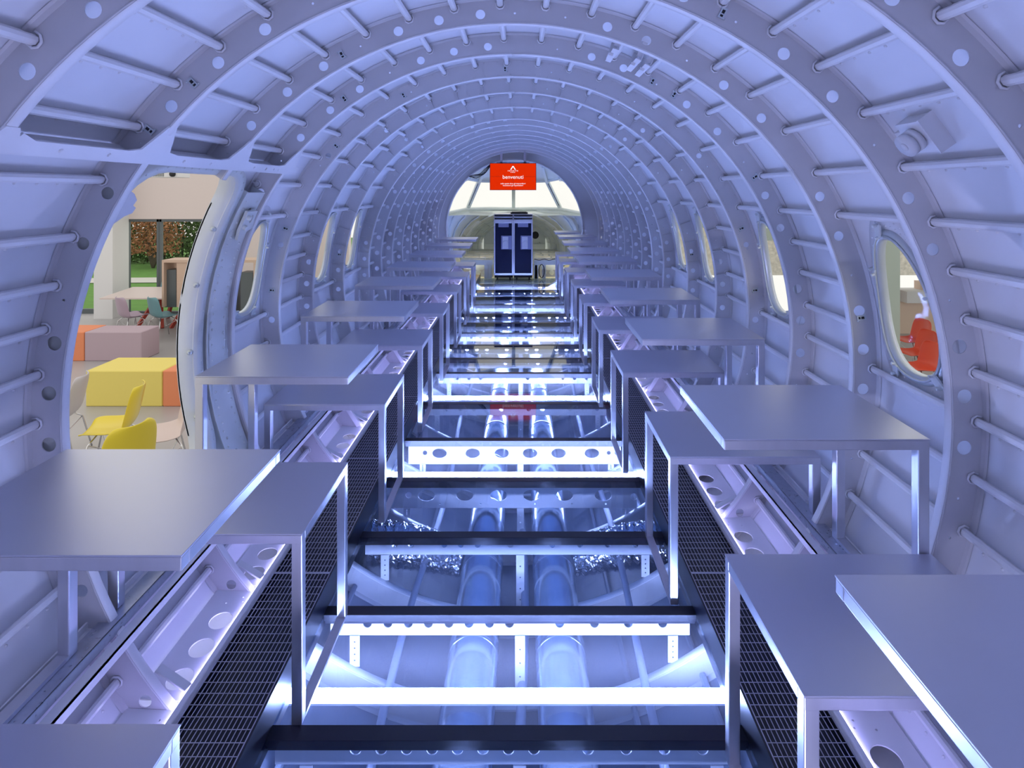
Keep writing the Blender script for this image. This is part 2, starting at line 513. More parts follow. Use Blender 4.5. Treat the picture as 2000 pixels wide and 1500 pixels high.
# ------------------------------------------------------------ windows
def ring_path(loop, r, shrink=0.0, cy=0, cs=0):
    return [polar(p[1], r, p[0]) for p in loop]
def make_window(i, y, left):
    lp = win_loop(y)
    if left: lp = [(p[0], 180 - p[1]) for p in lp]
    root = empty('window_%d' % i, (0, 0, 0), kind='structure')
    root['label'] = '%s rounded triangular aircraft window on the %s' % (ORD[(WIN_L if left else WIN_R).index(y)], 'left' if left else 'right')
    root['category'] = 'window'
    cs = sum(p[1] for p in lp) / len(lp)
    def scaled(k): return [(y + (p[0] - y) * k, cs + (p[1] - cs) * k) for p in lp]
    fr = MB()
    N = len(lp)
    rings = [(1.0, RS + .012), (1.0, RS - .018), (1.05, RS - .024), (1.12, RS - .020), (1.14, RS - .008), (1.14, RS + .001)]
    vs = []
    for k, r in rings: vs += ring_path(scaled(k), r)
    fs = []
    for a in range(len(rings) - 1):
        for k in range(N):
            fs.append((a * N + k, a * N + (k + 1) % N, (a + 1) * N + (k + 1) % N, (a + 1) * N + k))
    fr.add(vs, fs, True)
    fr.tube(ring_path(scaled(1.07), RS - .026), .005, 6, closed=True)
    part(fr, 'window_frame', winf, root)
    # riveted doubler round the frame
    db = MB()
    vs = []
    rr = [(1.13, RS - .004), (1.40, RS - .004), (1.41, RS + .001)]
    for k, r in rr: vs += ring_path([(max(y - .235, min(y + .235, p[0])), p[1]) for p in scaled(k)], r)
    fs = [(a * N + k, a * N + (k + 1) % N, (a + 1) * N + (k + 1) % N, (a + 1) * N + k) for a in range(2) for k in range(N)]
    db.add(vs, fs, True)
    if y < 3.5:
        for k in (1.2, 1.3):
            pts = scaled(k)
            for j in range(0, N):
                if abs(pts[j][0] - y) < .22:
                    p = polar(pts[j][1], RS - .004, pts[j][0])
                    db.rivet(p, Vector((X0, p.y, ZC)) - p, .0042, .003)
    part(db, 'doubler_plate', skinp, root)
    g = MB()
    gp = ring_path(scaled(1.02), RS + .004)
    g.add(gp + [polar(cs, RS + .004, y)], [(k, (k + 1) % N, N) for k in range(N)], True)
    g.add([p + (p - Vector((X0, p.y, ZC))).normalized() * .004 for p in gp] + [polar(cs, RS + .008, y)], [((k + 1) % N, k, N) for k in range(N)], True)
    part(g, 'pane', pane, root)
    for idx in (2, 9, 19, 26, 33):
        k = idx % N
        p0 = polar(scaled(1.06)[k][1], RS - .03, scaled(1.06)[k][0]); p1 = polar(scaled(1.24)[k][1], RS - .014, scaled(1.24)[k][0])
        cl = MB()
        cl.beam(p0, p1, .034, .008, Vector((X0, p0.y, ZC)) - p0)
        cl.cyl(p1, p1 + (Vector((X0, p1.y, ZC)) - p1).normalized() * .02, .007, 8)
        cl.cyl(p0, p0 + (Vector((X0, p0.y, ZC)) - p0).normalized() * .014, .006, 8)
        part(cl, 'clip', clipm, root, bevel=.002)
    return root
wi = 1
for y in WIN_R: make_window(wi, y, False); wi += 1
for y in WIN_L: make_window(wi, y, True); wi += 1

# ------------------------------------------------------------ doorway on the left
dr = empty('door_1', (0, 0, 0), kind='structure')
dr['label'] = 'open aircraft doorway in the left wall with a deep rounded frame'; dr['category'] = 'doorway'
L0 = door_loop(); L1 = door_loop(off=.015); L2 = door_loop(off=.055); L3 = door_loop(off=.065)
def lerp_loop(A, n):  # resample a loop so that all of them have the same number of points
    P = [Vector((p[0], math.radians(p[1]) * RS)) for p in A]
    d = [0]
    for i in range(len(P)): d.append(d[-1] + (P[(i + 1) % len(P)] - P[i]).length)
    out = []
    for k in range(n):
        s_ = d[-1] * k / n
        i = max(j for j in range(len(P)) if d[j] <= s_ + 1e-9)
        t = (s_ - d[i]) / max(1e-9, d[i + 1] - d[i])
        q = P[i].lerp(P[(i + 1) % len(P)], t)
        out.append((q.x, math.degrees(q.y / RS)))
    return out
ND = 88
Ls = [lerp_loop(l, ND) for l in (L0, L0, L1, L2, L3)]
radii = [RS + .008, RS - .03, RS - .075, RS - .080, RS - .02]
vs = []
for l, r in zip(Ls, radii): vs += [polar(p[1], r, p[0]) for p in l]
mb = MB()
mb.add(vs, [(a * ND + k, a * ND + (k + 1) % ND, (a + 1) * ND + (k + 1) % ND, (a + 1) * ND + k) for a in range(4) for k in range(ND)], True)
mb.tube([polar(p[1], RS - .06, p[0]) for p in Ls[2]], .006, 6, closed=True)
for k in range(0, ND, 1):
    p = polar(Ls[3][k][1], RS - .080, Ls[3][k][0] - .0)
    mb.rivet(p.lerp(polar(Ls[2][k][1], RS - .078, Ls[2][k][0]), .35), Vector((X0, p.y, ZC)) - p, .004, .003)
part(mb, 'door_surround', doorp, dr)
# broad riveted jamb plate beyond the opening
mb = MB()
def jamb(p, q, t): return polar(q * 10, RS - .086 + t * .004, p)
out = [(2.645, a / 10) for a in range(150, 206, 4)] + [(2.83, a / 10) for a in range(206, 149, -4)]
mb.plate(out, [circ(2.76, 15.4, .016, .06, 12), circ(2.72, 20.2, .018, .07, 12)], jamb, True)
for k in range(34):
    for yy in (2.675, 2.79):
        p = polar(152 + k * 1.5, RS - .087, yy + (.012 if k % 2 else 0)); mb.rivet(p, Vector((X0, p.y, ZC)) - p, .007, .005)
for yy in (2.66, 2.815):
    mb.sweep([(0, 0), (.004, 0), (.004, .06), (0, .06)], [(polar(a, RS - .086, yy), Vector((0, 1, 0)), Vector((math.cos(math.radians(a)), 0, math.sin(math.radians(a))))) for a in range(150, 206, 4)])
part(mb, 'jamb_plate', doorp, dr)
# stop studs on the jamb
for a in (158, 168.5, 180.5, 192):
    mb = MB(); p = polar(a, RS - .052, 2.585); q = polar(a, RS - .052, 2.565)
    mb.cyl(p, q, .011, 10); mb.cyl(q, q + Vector((0, -.008, 0)), .006, 8)
    part(mb, 'stop_stud', winf, dr)
# hinge bracket on the jamb plate
mb = MB()
c = polar(156.5, RS - .10, 2.74); n_ = (Vector((X0, 2.74, ZC)) - c).normalized(); up = Vector((0, 1, 0)).cross(n_) * -1
if up.z < 0: up = -up
def hb(p, q, t): return c + Vector((0, 1, 0)) * p + up * q + n_ * (t * .014)
mb.plate([(-.05, .07), (.05, .07), (.055, .02), (.075, -.02), (.03, -.035), (0, -.085), (-.03, -.08), (-.05, -.03)], [circ(.018, .03, .012, .022, 12)], hb, True)
for q in (.04, -.01): mb.cyl(c + up * q + Vector((0, -.028, 0)), c + up * q + Vector((0, -.028, 0)) + n_ * .03, .012, 12)
part(mb, 'hinge_bracket', doorp, dr, bevel=.003)
# latch plate seen against the opening on the near jamb
mb = MB()
def lp_(p, q, t): return polar(q * 10, RS - .085 - .004 * t, p)
mb.plate([(1.84, 14.95), (1.87, 15.0), (1.90, 15.10), (1.895, 15.18), (1.915, 15.22), (1.91, 15.30), (1.88, 15.34), (1.84, 15.46)], [], lp_, True)
part(mb, 'latch_plate', ribp, dr)
# header beam above the doorway with flared gussets at each rib
mb = MB()
aH = 144.0
dH = Vector((math.cos(math.radians(aH)), 0, math.sin(math.radians(aH))))
tH = Vector((math.sin(math.radians(aH)), 0, -math.cos(math.radians(aH))))   # up along the wall
oH = Vector((X0, 0, ZC)) + dH * (R - .004)
def hd(p, q, t): return oH + Vector((0, p, 0)) + tH * q + dH * (t * .006)
top = [(1.22, .03)]
for yr, w_, h_ in ((1.298, .03, .05), (1.82, .07, .12), (2.35, .08, .12), (2.87, .07, .12)):
    yc = yr - .015
    top += [(yc - w_ - .05, .020), (yc - w_, .028), (yc - .035, h_ * .75), (yc - .018, h_), (yc + .018, h_), (yc + .035, h_ * .75), (yc + w_, .028), (yc + w_ + .05, .020)]
top = [t_ for t_ in top if t_[0] >= 1.22]
top.sort(key=lambda t_: t_[0])
mb.plate([(1.22, -.022)] + [(2.99, -.022)] + list(reversed(top)), [circ(2.62, -.002, .008), circ(2.70, 0, .006)], hd, True)
mb.sweep([(0, 0), (.004, 0), (.004, .10), (0, .10)], [(oH + Vector((0, 1.25, 0)) + tH * -.022, tH, dH), (oH + Vector((0, 2.97, 0)) + tH * -.022, tH, dH)])
for y in (1.45, 1.62, 1.98, 2.15, 2.5, 2.75):
    mb.rivet(oH + Vector((0, y, 0)), -dH, .007, .004)
part(mb, 'header_beam', paint, dr, bevel=.0015)

# small fittings on the shell
def shell_fitting(name, deg, y, label, build, m=paint, r=RS):
    p = polar(deg, r, y)
    t = math.radians(deg)
    M = Matrix((( -math.sin(t), 0, -math.cos(t)), (0, 1, 0), (math.cos(t), 0, -math.sin(t)))).to_4x4()  # local x tangent, y along, z inward
    o = build.build(name, m); o.matrix_world = Matrix.Translation(p) @ M
    tag(o, label, 'bracket')
    return o
mb = MB()   # pulley bracket high on the right
mb.box(-.055, .055, -.055, -.0505, 0, .05); mb.box(-.05, .05, -.05, .05, .0, .045); mb.box(-.012, .012, .05, .12, .0, .02)
mb.cyl((0, 0, .05), (0, 0, .066), .034, 20); mb.cyl((0, 0, .066), (0, 0, .072), .026, 20); mb.cyl((0, 0, .072), (0, 0, .088), .034, 20); mb.cyl((0, 0, .088), (0, 0, .092), .012, 12)
o = shell_fitting('pulley_bracket', 36.5, 1.62, 'white cable pulley bracket high on the right wall between ribs', mb)
for n, (deg, y, rr) in enumerate([(71, 2.62, .1), (66.5, 2.64, .1), (64.5, 2.66, .1)]):
    mb = MB()
    for yy in (-.10, .10): mb.box(-.012, .012, yy - .004, yy + .004, 0, .07)
    mb.box(-.014, -.010, -.12, .12, .05, .085); mb.box(-.014, .012, -.12, .12, .083, .087); mb.box(-.002, .018, -.05, .03, .087, .10)
    shell_fitting('ceiling_bracket', deg, y, ['long white bracket under the ceiling, left of the bracket pair', 'white ceiling bracket, middle of the three brackets', 'white ceiling bracket, rightmost of the three brackets'][n], mb)
# black-slotted connector plates on the ribs
cn = 0
for (i, deg) in ((1, 141), (1, 133), (2, 118.3), (3, 61), (3, 56), (3, 125.4), (4, 137), (4, 160), (4, 175), (4, 20), (4, 5), (4, 92), (4, 117), (2, 150.5), (3, 33), (1, 62), (6, 8), (6, 172), (2, 8)):
    if i == 2 and 147 < deg < 196: continue
    y = RIBY[i] - .0335
    p = polar(deg, R + .045, y); t = math.radians(deg)
    d = Vector((math.cos(t), 0, math.sin(t))); tt = Vector((-math.sin(t), 0, math.cos(t)))
    mb = MB()
    mb.plate([( -.022, -.012), (.022, -.012), (.022, .012), (-.022, .012)], [[(-.016, -.006), (-.006, -.006), (-.006, .006), (-.016, .006)], [(-.002, -.006), (.014, -.006), (.014, .006), (-.002, .006)]],
             lambda a_, b_, k: p + d * a_ * .8 + tt * b_ * .8 + Vector((0, -.004 * k, 0)), True)
    mb.rivet(p + d * .014 + tt * .012, Vector((0, -1, 0)), .004, .006); mb.rivet(p + d * -.014 + tt * -.012, Vector((0, -1, 0)), .004, .006)
    o = mb.build('connector_plate', winf, ribs[i]); o.matrix_parent_inverse = Matrix.Translation(Vector((X0, RIBY[i], ZC))).inverted()
    mb = MB(); mb.add([p + d * a_ * .8 + tt * b_ * .8 + Vector((0, -.0006, 0)) for a_, b_ in ((-.017, -.007), (.015, -.007), (.015, .007), (-.017, .007))], [(0, 1, 2, 3)])
    mb.add([p + d * a_ * .8 + tt * b_ * .8 + Vector((0, 0, 0)) for a_, b_ in ((-.017, -.007), (.015, -.007), (.015, .007), (-.017, .007))], [(3, 2, 1, 0)])
    o = mb.build('socket', darkm, ribs[i]); o.matrix_parent_inverse = Matrix.Translation(Vector((X0, RIBY[i], ZC))).inverted()

# ============================================================ GLASS FLOOR
GX = 0.748
floor = empty('floor', (0, 0, 0), kind='structure')
floor['label'] = 'glass walkway floor on dark cross bars and white beams'; floor['category'] = 'floor'
FY = [.80] + RIBY + [10.6, 11.35]
for i in range(len(FY) - 1):
    mb = MB(); mb.box(X0 - GX, X0 + GX, FY[i] + .024, FY[i + 1] - .024, -.018, 0)
    part(mb, 'glass_pane', floorglass, floor)
for i, y in enumerate(FY[:-1]):
    mb = MB(); mb.box(X0 - GX, X0 + GX, y - .026, y + .026, -.024, .001); mb.box(X0 - GX, X0 + GX, y - .010, y + .010, -.045, -.024)
    part(mb, 'cross_bar', blackm, floor)
for sgn in (-1, 1):
    mb = MB()
    x0, x1 = sorted((X0 + sgn * (GX + .001), X0 + sgn * (GX + .008)))
    mb.box(x0, x1, .3, 11.3, -.05, .103)
    part(mb, 'side_channel', blackm, floor)
    # black sheet standing in for the shaded void under the mesh
    mb = MB()
    xa, xb = sorted((X0 + sgn * (GX + .010), X0 + sgn * .993))
    mb.box(xa, xb, .3, 11.3, .066, .072)
    xa, xb = sorted((X0 + sgn * .9935, X0 + sgn * .9945))
    mb.box(xa, xb, .3, 11.3, .072, .099)
    part(mb, 'shade_sheet', blackm, floor)
# transverse floor beams under the bars
B_SMALL = {1.82: ([-.52, -.44, -.36, -.28, -.20, -.12, -.04, .04, .21, .33, .45, .57], .018),
           2.35: ([(x - 1018) * 2.35 / F for x in (718, 758, 798, 837, 877, 916, 956, 995, 1093, 1161, 1227, 1294)], .0185),
           2.87: ([(x - 1018) * 2.87 / F for x in (771, 803, 868, 900, 933, 997, 1079, 1133, 1187, 1241)], .015)}
for i, y in enumerate(FY[:-1]):
    mb = MB()
    xL, xR = X0 - GX + .02, X0 + GX - .02
    if y in (3.42, 3.97):
        hs = [circ(x, -.093, .050, .033, 24) for x in (-.56, -.333, -.133, .060, .256, .484)] + [circ(.665, -.10, .02, n=14), circ(-.665, -.09, .018, n=12)]
        if y == 3.97: hs = hs[:-2] + [circ(.60, -.09, .014, n=12), circ(.66, -.09, .02, n=12), circ(-.66, -.09, .016, n=12)]
        if y == 3.42: hs += [circ(x, -.143, .006, n=8) for x in (-.48, -.24, .08, .3, .5)]
        mb.plate([(xL, -.165), (xR, -.165), (xR, -.026), (xL, -.026)], hs, lambda p, q, t: Vector((p, y - .004 + .004 * t, q)), True)
        mb.box(xL, xR, y, y + .03, -.169, -.165); mb.box(xL, xR, y, y + .03, -.030, -.026)
    else:
        xs, hr = B_SMALL.get(y, ([-.6 + .11 * k for k in range(12) if k not in (3, 5, 8)], .017))
        mb.plate([(xL, -.095), (xR, -.095), (xR, -.026), (xL, -.026)], [circ(x, -.048, hr, n=16) for x in xs], lambda p, q, t: Vector((p, y - .004 + .004 * t, q)), True)
        mb.box(xL, xR, y, y + .03, -.099, -.095); mb.box(xL, xR, y - .001, y + .03, -.030, -.026)
    part(mb, 'floor_beam', paint, floor)
    mb = MB()
    zb = -.168 if y in (3.42, 3.97) else -.098
    for x in (X0 - .63, X0 + .04, X0 + .66):
        zz = ZC - math.sqrt(R * R - (x - X0) ** 2)
        mb.plate([(x - .02, zz), (x + .02, zz), (x + .02, zb), (x - .02, zb)], [circ(x, zz + (zb - zz) * k / 5, .004, n=6) for k in (1, 2, 3, 4)], lambda p, q, t: Vector((p, y - .006 + .003 * t, q)), True)
    part(mb, 'post', paint, floor)

# light tubes under the glass
LY = [.45, 2.10, 3.72, 5.10, 6.65, 8.30, 10.2]
for i, y in enumerate(LY):
    t = empty('light_tube', (X0, y, -.115), label=('glowing white light tube under the glass floor, %s from the camera' % ORD[i]) if i else 'white light tube under the glass floor just below the camera', cat='light', group='light tubes under the glass floor')
    xl = -.90 if i == 1 else -.80
    mb = MB(); mb.cyl((xl, 0, 0), (.80, 0, 0), .0125, 10); part(mb, 'tube', ledm, t)
    mb = MB(); mb.box(xl - .005, .805, -.030, .030, -.022, -.0145)  # base plate widened to block light going down from the tube
    for x in (xl - .005, .805): mb.box(x - .004, x + .004, -.015, .015, -.022, .014)
    part(mb, 'shield_holder', paint, t)

# ducts under the floor
for sgn, lab in ((-1, 'left of two silver cylindrical air ducts under the glass floor'), (1, 'right of two silver cylindrical air ducts under the glass floor')):
    d = empty('air_duct', (-.018 + sgn * .185, 0, -.268), label=lab, cat='duct', group='long air ducts under the glass floor')
    mb = MB()
    ys = [.3, 10.2]
    mb.cyl((0, ys[0], 0), (0, ys[1], 0), .104, 40); part(mb, 'duct_pipe', ductm, d)
    for y in [1.30, 1.86, 2.44, 2.50, 2.98, 3.04, 3.52, 4.1, 4.7, 5.5, 6.4, 7.4, 8.6]:
        mb = MB(); mb.tube([(0, y - .008, 0), (0, y - .006, 0), (0, y + .006, 0), (0, y + .008, 0)], [.104, .1075, .1075, .104], 40, caps=False)
        part(mb, 'band', ductm, d)
for sgn, lab in ((-1, 'crinkled foil wrapped duct under the glass floor on the left'), (1, 'crinkled foil wrapped duct under the glass floor on the right')):
    pts = []; rr = []
    for k in range(60):
        t = k / 59
        x = -.018 + sgn * (.285 + .50 * t)
        pts.append((x, 3.05 + .03 * math.sin(t * 3), -.235 + .085 * t)); rr.append(.078 + .028 * math.sin(min(1, t * 1.3) * PI * .5) + .004 * math.sin(k * 1.3))
    mb = MB(); mb.tube(pts, rr, 54)
    for i, v in enumerate(mb.v):
        j = .0042
        mb.v[i] = (v[0] + random.uniform(-j, j), v[1] + random.uniform(-j, j), v[2] + random.uniform(-j, j))
    mb.sm = [False] * len(mb.sm)
    tag(mb.build('foil_duct', foil), lab, 'duct', 'foil ducts under the glass floor')
# thin hoses
for n, (x, z, lab) in enumerate(((-.50, -.24, 'thin grey pipe running under the glass floor on the left'), (.50, -.22, 'thin grey pipe running under the glass floor on the right'), (0.0, -.30, 'thin grey pipe between the two silver ducts'))):
    mb = MB()
    pts = [(x + .02 * math.sin(k * .7 + n), .4 + k * .3, z + .01 * math.sin(k)) for k in range(31)]
    mb.tube(pts, .016 if n < 2 else .02, 10)
    tag(mb.build('floor_pipe', hosem), lab, 'pipe')

# ============================================================ SIDE STRUCTURES
def side_items(sgn):
    side = 'left' if sgn < 0 else 'right'
    def sx(v): return X0 + sgn * v
    # mesh panels
    pl = 1.04; y = .35; i = 0
    while y < 10.6:
        y1 = y + pl - .006
        mb = MB()
        A = Vector((sx(.758), 0, .101)); B = Vector((sx(.992), 0, .101))
        nL = 16
        for k in range(nL + 1):
            p = A.lerp(B, k / nL); w_ = .0020 if 0 < k < nL else .004
            mb.beam(p + Vector((0, y, 0)), p + Vector((0, y1, 0)), w_, .0022)
        nC = 25
        for k in range(nC + 1):
            yy = y + (y1 - y) * k / nC
            mb.beam(A + Vector((0, yy, .002)), B + Vector((0, yy, .002)), .0017 if 0 < k < nC else .005, .0016)
        o = mb.build('mesh_panel', meshm)
        tag(o, f'wire mesh panel along the {side} floor edge, {ORD[i]} from the camera', 'mesh panel', f'wire mesh panels on the {side}')
        y += pl; i += 1
    # perforated shelf, one length per bay
    ys = [.78] + RIBY + [10.5]
    shelf = empty('side_shelf', (0, 0, 0), label=f'white perforated ledge along the {side} wall beside the mesh', cat='shelf')
    for i in range(len(ys) - 1):
        y0, y1 = ys[i], ys[i + 1] - .034
        L = y1 - y0
        hs = []
        plain = i in (4, 5) and False
        n = 3 if L < .6 else 4
        for k in range(n):
            hs.append(circ(y0 + L * (.16 + .26 * k) if n == 3 else y0 + L * (.14 + .22 * k), 1.075, .044, .040, 22))
        hs += [circ(y0 + L * .86, 1.10, .004, n=6), circ(y0 + L * .88, 1.04, .004, n=6), circ(y0 + L * .93, 1.05, .004, n=6)]
        mb = MB()
        mb.plate([(y0, 1.0), (y1, 1.0), (y1, 1.172), (y0, 1.172)], hs, lambda p, q, t: Vector((sx(q), p, .100 + (q - 1.0) * .05 - .004 * t)), True)
        part(mb, 'perforated_plate', paint, shelf)
    mb = MB()
    a0, a1 = sorted((sx(.995), sx(1.016)))
    mb.box(a0, a1, .3, 10.5, .085, .121)
    part(mb, 'edge_rail', paint, shelf, bevel=.004)
    # brace from the shelf up to the wall in each bay
    for i, y in enumerate(RIBY[:9]):
        mb = MB()
        mb.beam((sx(1.02), y + .03, .115), (sx(1.13), y + .055, .16), .03, .008)
        if i >= 5:
            m3 = MB(); m3.beam((sx(1.06), y - .04, .11), (sx(1.19), y - .06, .33), .028, .008, Vector((0, 1, 0)))
            m3.cyl((sx(1.19), y - .075, .33), (sx(1.19), y - .05, .33), .018, 12); part(m3, 'strut', paint, shelf)
        part(mb, 'brace', paint, shelf, bevel=.002)
    # rails that carry the outer legs
    rail = MB()
    a0, a1 = sorted((sx(1.205), sx(1.262)))
    rail.box(a0, a1, .3, 10.75, .335, .339); 
    c0, c1 = sorted((sx(1.205), sx(1.209))); rail.box(c0, c1, .3, 10.75, .339, .371)
    c0, c1 = sorted((sx(1.258), sx(1.262))); rail.box(c0, c1, .3, 10.75, .339, .371)
    rail.box(a0, a1, .3, 10.75, .368, .372)
    tag(rail.build('leg_rail', galv), f'galvanised rail along the {side} wall under the outer table legs', 'rail')
    r2 = MB()
    b0, b1 = sorted((sx(1.165), sx(1.200))); r2.box(b0, b1, .3, 10.75, .325, .331)
    b0, b1 = sorted((sx(1.165), sx(1.169))); r2.box(b0, b1, .3, 10.75, .300, .331)
    tag(r2.build('seat_track', paint), f'white angle rail beside the galvanised rail on the {side}', 'rail')
    r3 = MB()
    b0, b1 = sorted((sx(1.268), sx(1.300))); r3.box(b0, b1, .3, 10.75, .345, .351)
    b0, b1 = sorted((sx(1.294), sx(1.300))); r3.box(b0, b1, .3, 10.75, .345, .372)
    for k in range(26):
        yy = .5 + k * .4
        r3.cyl((sx(1.284), yy, .351), (sx(1.284), yy, .362), .012, 10)
    tag(r3.build('wall_angle', paint), f'white bolted angle strip behind the galvanised rail on the {side}', 'rail')
    # violet fill light added behind the ledge rail to brighten the ceiling
    t = MB(); t.cyl((sx(1.0225), .3, .1048), (sx(1.0225), 10.4, .1048), .0042, 6)
    tag(t.build('light_line', ledfill), f'thin violet fill light line added behind the rail of the ledge on the {side}', 'light')
side_items(-1); side_items(1)

# ============================================================ TABLES AND BENCHES
T = .034       # height of the frame tube
def leg_mb(x, y, z0, z1, w=.034):
    m = MB(); m.box(x - w / 2, x + w / 2, y - w / 2, y + w / 2, z0, z1); return m
def make_table(high, side):
    """origin at the inner front corner on the glass level; x grows towards the wall for the right side"""
    s = 1 if side == 'right' else -1
    L, D = (.622, .49)
    zt = .956 if high else .612
    root = empty('high_table' if high else 'bench', (0, 0, 0))
    def bx(m, x0, x1, y0, y1, z0, z1):
        a, b = sorted((s * x0, s * x1)); m.box(a, b, y0, y1, z0, z1)
    m = MB(); bx(m, 0, L, 0, D, zt - .004, zt)
    part(m, 'table_top' if high else 'seat', steel, root, bevel=.001)
    m = MB(); z0, z1 = zt - T, zt - .0045
    bx(m, .001, L - .001, .001, .030, z0, z1); bx(m, .001, L - .001, D - .030, D - .001, z0, z1)
    bx(m, .001, .030, .030, D - .030, z0, z1); bx(m, L - .030, L - .001, .030, D - .030, z0, z1)
    bx(m, .030, L - .030, .030, D - .030, zt - .010, zt - .0045)
    part(m, 'apron', tubem, root, bevel=.0025)
    w_ = .034
    for y in (w_ / 2 + .001, D - w_ / 2 - .001):
        x = s * (L - w_ / 2 - .001)
        part(leg_mb(x, y, .372, zt - T + .004), 'leg', tubem, root, bevel=.003)
    if not high:
        for y in (w_ / 2 + .001, D - w_ / 2 - .001):
            part(leg_mb(s * (w_ / 2 + .001), y, .001, zt - T + .004), 'leg', tubem, root, bevel=.003)
        m = MB(); bx(m, .001, w_ + .001, w_ + .001, D - w_ - .001, .001, .012)
        part(m, 'foot_bar', tubem, root)
    else:
        m = MB(); bx(m, L - w_ - .001, L - .001, w_ + .001, D - w_ - .001, .373, .385)
        part(m, 'foot_bar', tubem, root)
    return root
UL = [1.189, 2.336, 3.458, 4.58, 5.67, 6.79, 7.87, 8.93]
BL = [.697, 1.843, 2.965, 4.085, 5.17, 6.28, 7.36, 8.42]
UR = [.640, 1.745, 2.925, 3.98, 5.05, 6.15, 7.20, 8.27, 9.40, 10.45]
BR = [1.252, 2.38, 3.487, 4.555, 5.65, 6.70, 7.77, 8.88, 9.93]
XL, XR = -.698, .612
n_tot = {('left', True): len(UL), ('left', False): len(BL), ('right', True): len(UR), ('right', False): len(BR)}
for side, high, lst in (('left', True, UL), ('left', False, BL), ('right', True, UR), ('right', False, BR)):
    proto = make_table(high, side)
    for i, y in enumerate(lst):
        what = 'high brushed steel table' if high else 'low brushed steel bench with four legs'
        pos = ORD[i] + (' to the camera' if i == 0 else ' from the camera')
        if i == len(lst) - 1: pos = 'the farthest, by the cockpit'
        x = XL if side == 'left' else XR
        o = proto if i == 0 else dup(proto)
        o.location = (x, y, 0)
        tag(o, f'{what} on the {side} side, {pos}', 'table' if high else 'bench', f'{"high tables" if high else "benches"} on the {side}')

# ============================================================ SCREEN
sc = empty('screen', P3(1002, 345, 9.80), label='red welcome screen hanging at the far end above the steel trolleys', cat='screen')
W_, H_ = .775, .447
mb = MB(); mb.box(-W_ / 2 - .006, W_ / 2 + .006, .003, .05, -H_ / 2 - .006, H_ / 2 + .006); part(mb, 'housing', darkm, sc)
for ix in (-1, 0):
    for iz in (-1, 0):
        x0 = ix * W_ / 2 + .0015 + (0.004 if ix == 0 else .0); x1 = (ix + 1) * W_ / 2 - .0015 + (.004 if ix == -1 else 0)
        mb = MB(); mb.box(x0, x1, -.002, .006, iz * H_ / 2 + .0015, (iz + 1) * H_ / 2 - .0015)
        part(mb, 'display_panel', redm, sc)
def text(s_, size, x, z, parent, m, spacing=1.0, off=0.0):
    cu = bpy.data.curves.new('lettering', 'FONT'); cu.body = s_; cu.size = size; cu.align_x = 'CENTER'; cu.align_y = 'CENTER'
    cu.space_character = spacing; cu.extrude = .0005; cu.offset = off
    o = bpy.data.objects.new('lettering', cu); C.objects.link(o); o.parent = parent
    o.location = (x, -.0035, z); o.rotation_euler = (PI / 2, 0, 0)
    me = bpy.data.meshes.new_from_object(o)
    bpy.data.objects.remove(o)
    o = bpy.data.objects.new('lettering', me); C.objects.link(o); o.parent = parent
    o.location = (x, -.0035, z); o.rotation_euler = (PI / 2, 0, 0)
    me.materials.clear(); me.materials.append(m)
    return o
text('benvenuti', .091, 0, -.008, sc, whitem)
text('INFINITE', .026, -.003, .097, sc, whitem, 1.8, .0009)
text('AREA', .020, -.003, .072, sc, whitem, 1.9, .0008)
text('nello spazio dove gli imprenditori', .0315, .0, -.118, sc, whitem, off=.0002)
text('incontrano gli imprenditori', .0315, .0, -.150, sc, whitem, off=.0002)
mb = MB()
def lg(p, q, t): return Vector((p, -.0035 - .001 * t, q))
mb.plate([(-.048, .118), (-.028, .118), (.0, .162), (.028, .118), (.048, .118), (.010, .180), (-.010, .180)], [], lg, True)
part(mb, 'logo', whitem, sc)
mb = MB()
for x in (-.2, .2): mb.box(x - .02, x + .02, .05, .12, .05, .42)
mb.box(-.28, .28, .05, .09, H_ / 2, H_ / 2 + .03)
part(mb, 'hanger', alum, sc)
for n in range(4):
    mb = MB()
    a = P3(957, 322 + n, 9.85); b = P3(916 + n, 344, 10.2)
    pts = [a.lerp(b, k / 10) + Vector((0, 0, -(.05 + .015 * n) * math.sin(PI * k / 10) + .01 * math.sin(k + n))) for k in range(11)]
    mb.tube(pts, .006, 6)
    tag(mb.build('cable', darkm), 'black cable looping from the red screen to the left rib, %s of four' % ['topmost', 'upper middle', 'lower middle', 'lowest'][n], 'cable', 'cables behind the red screen')

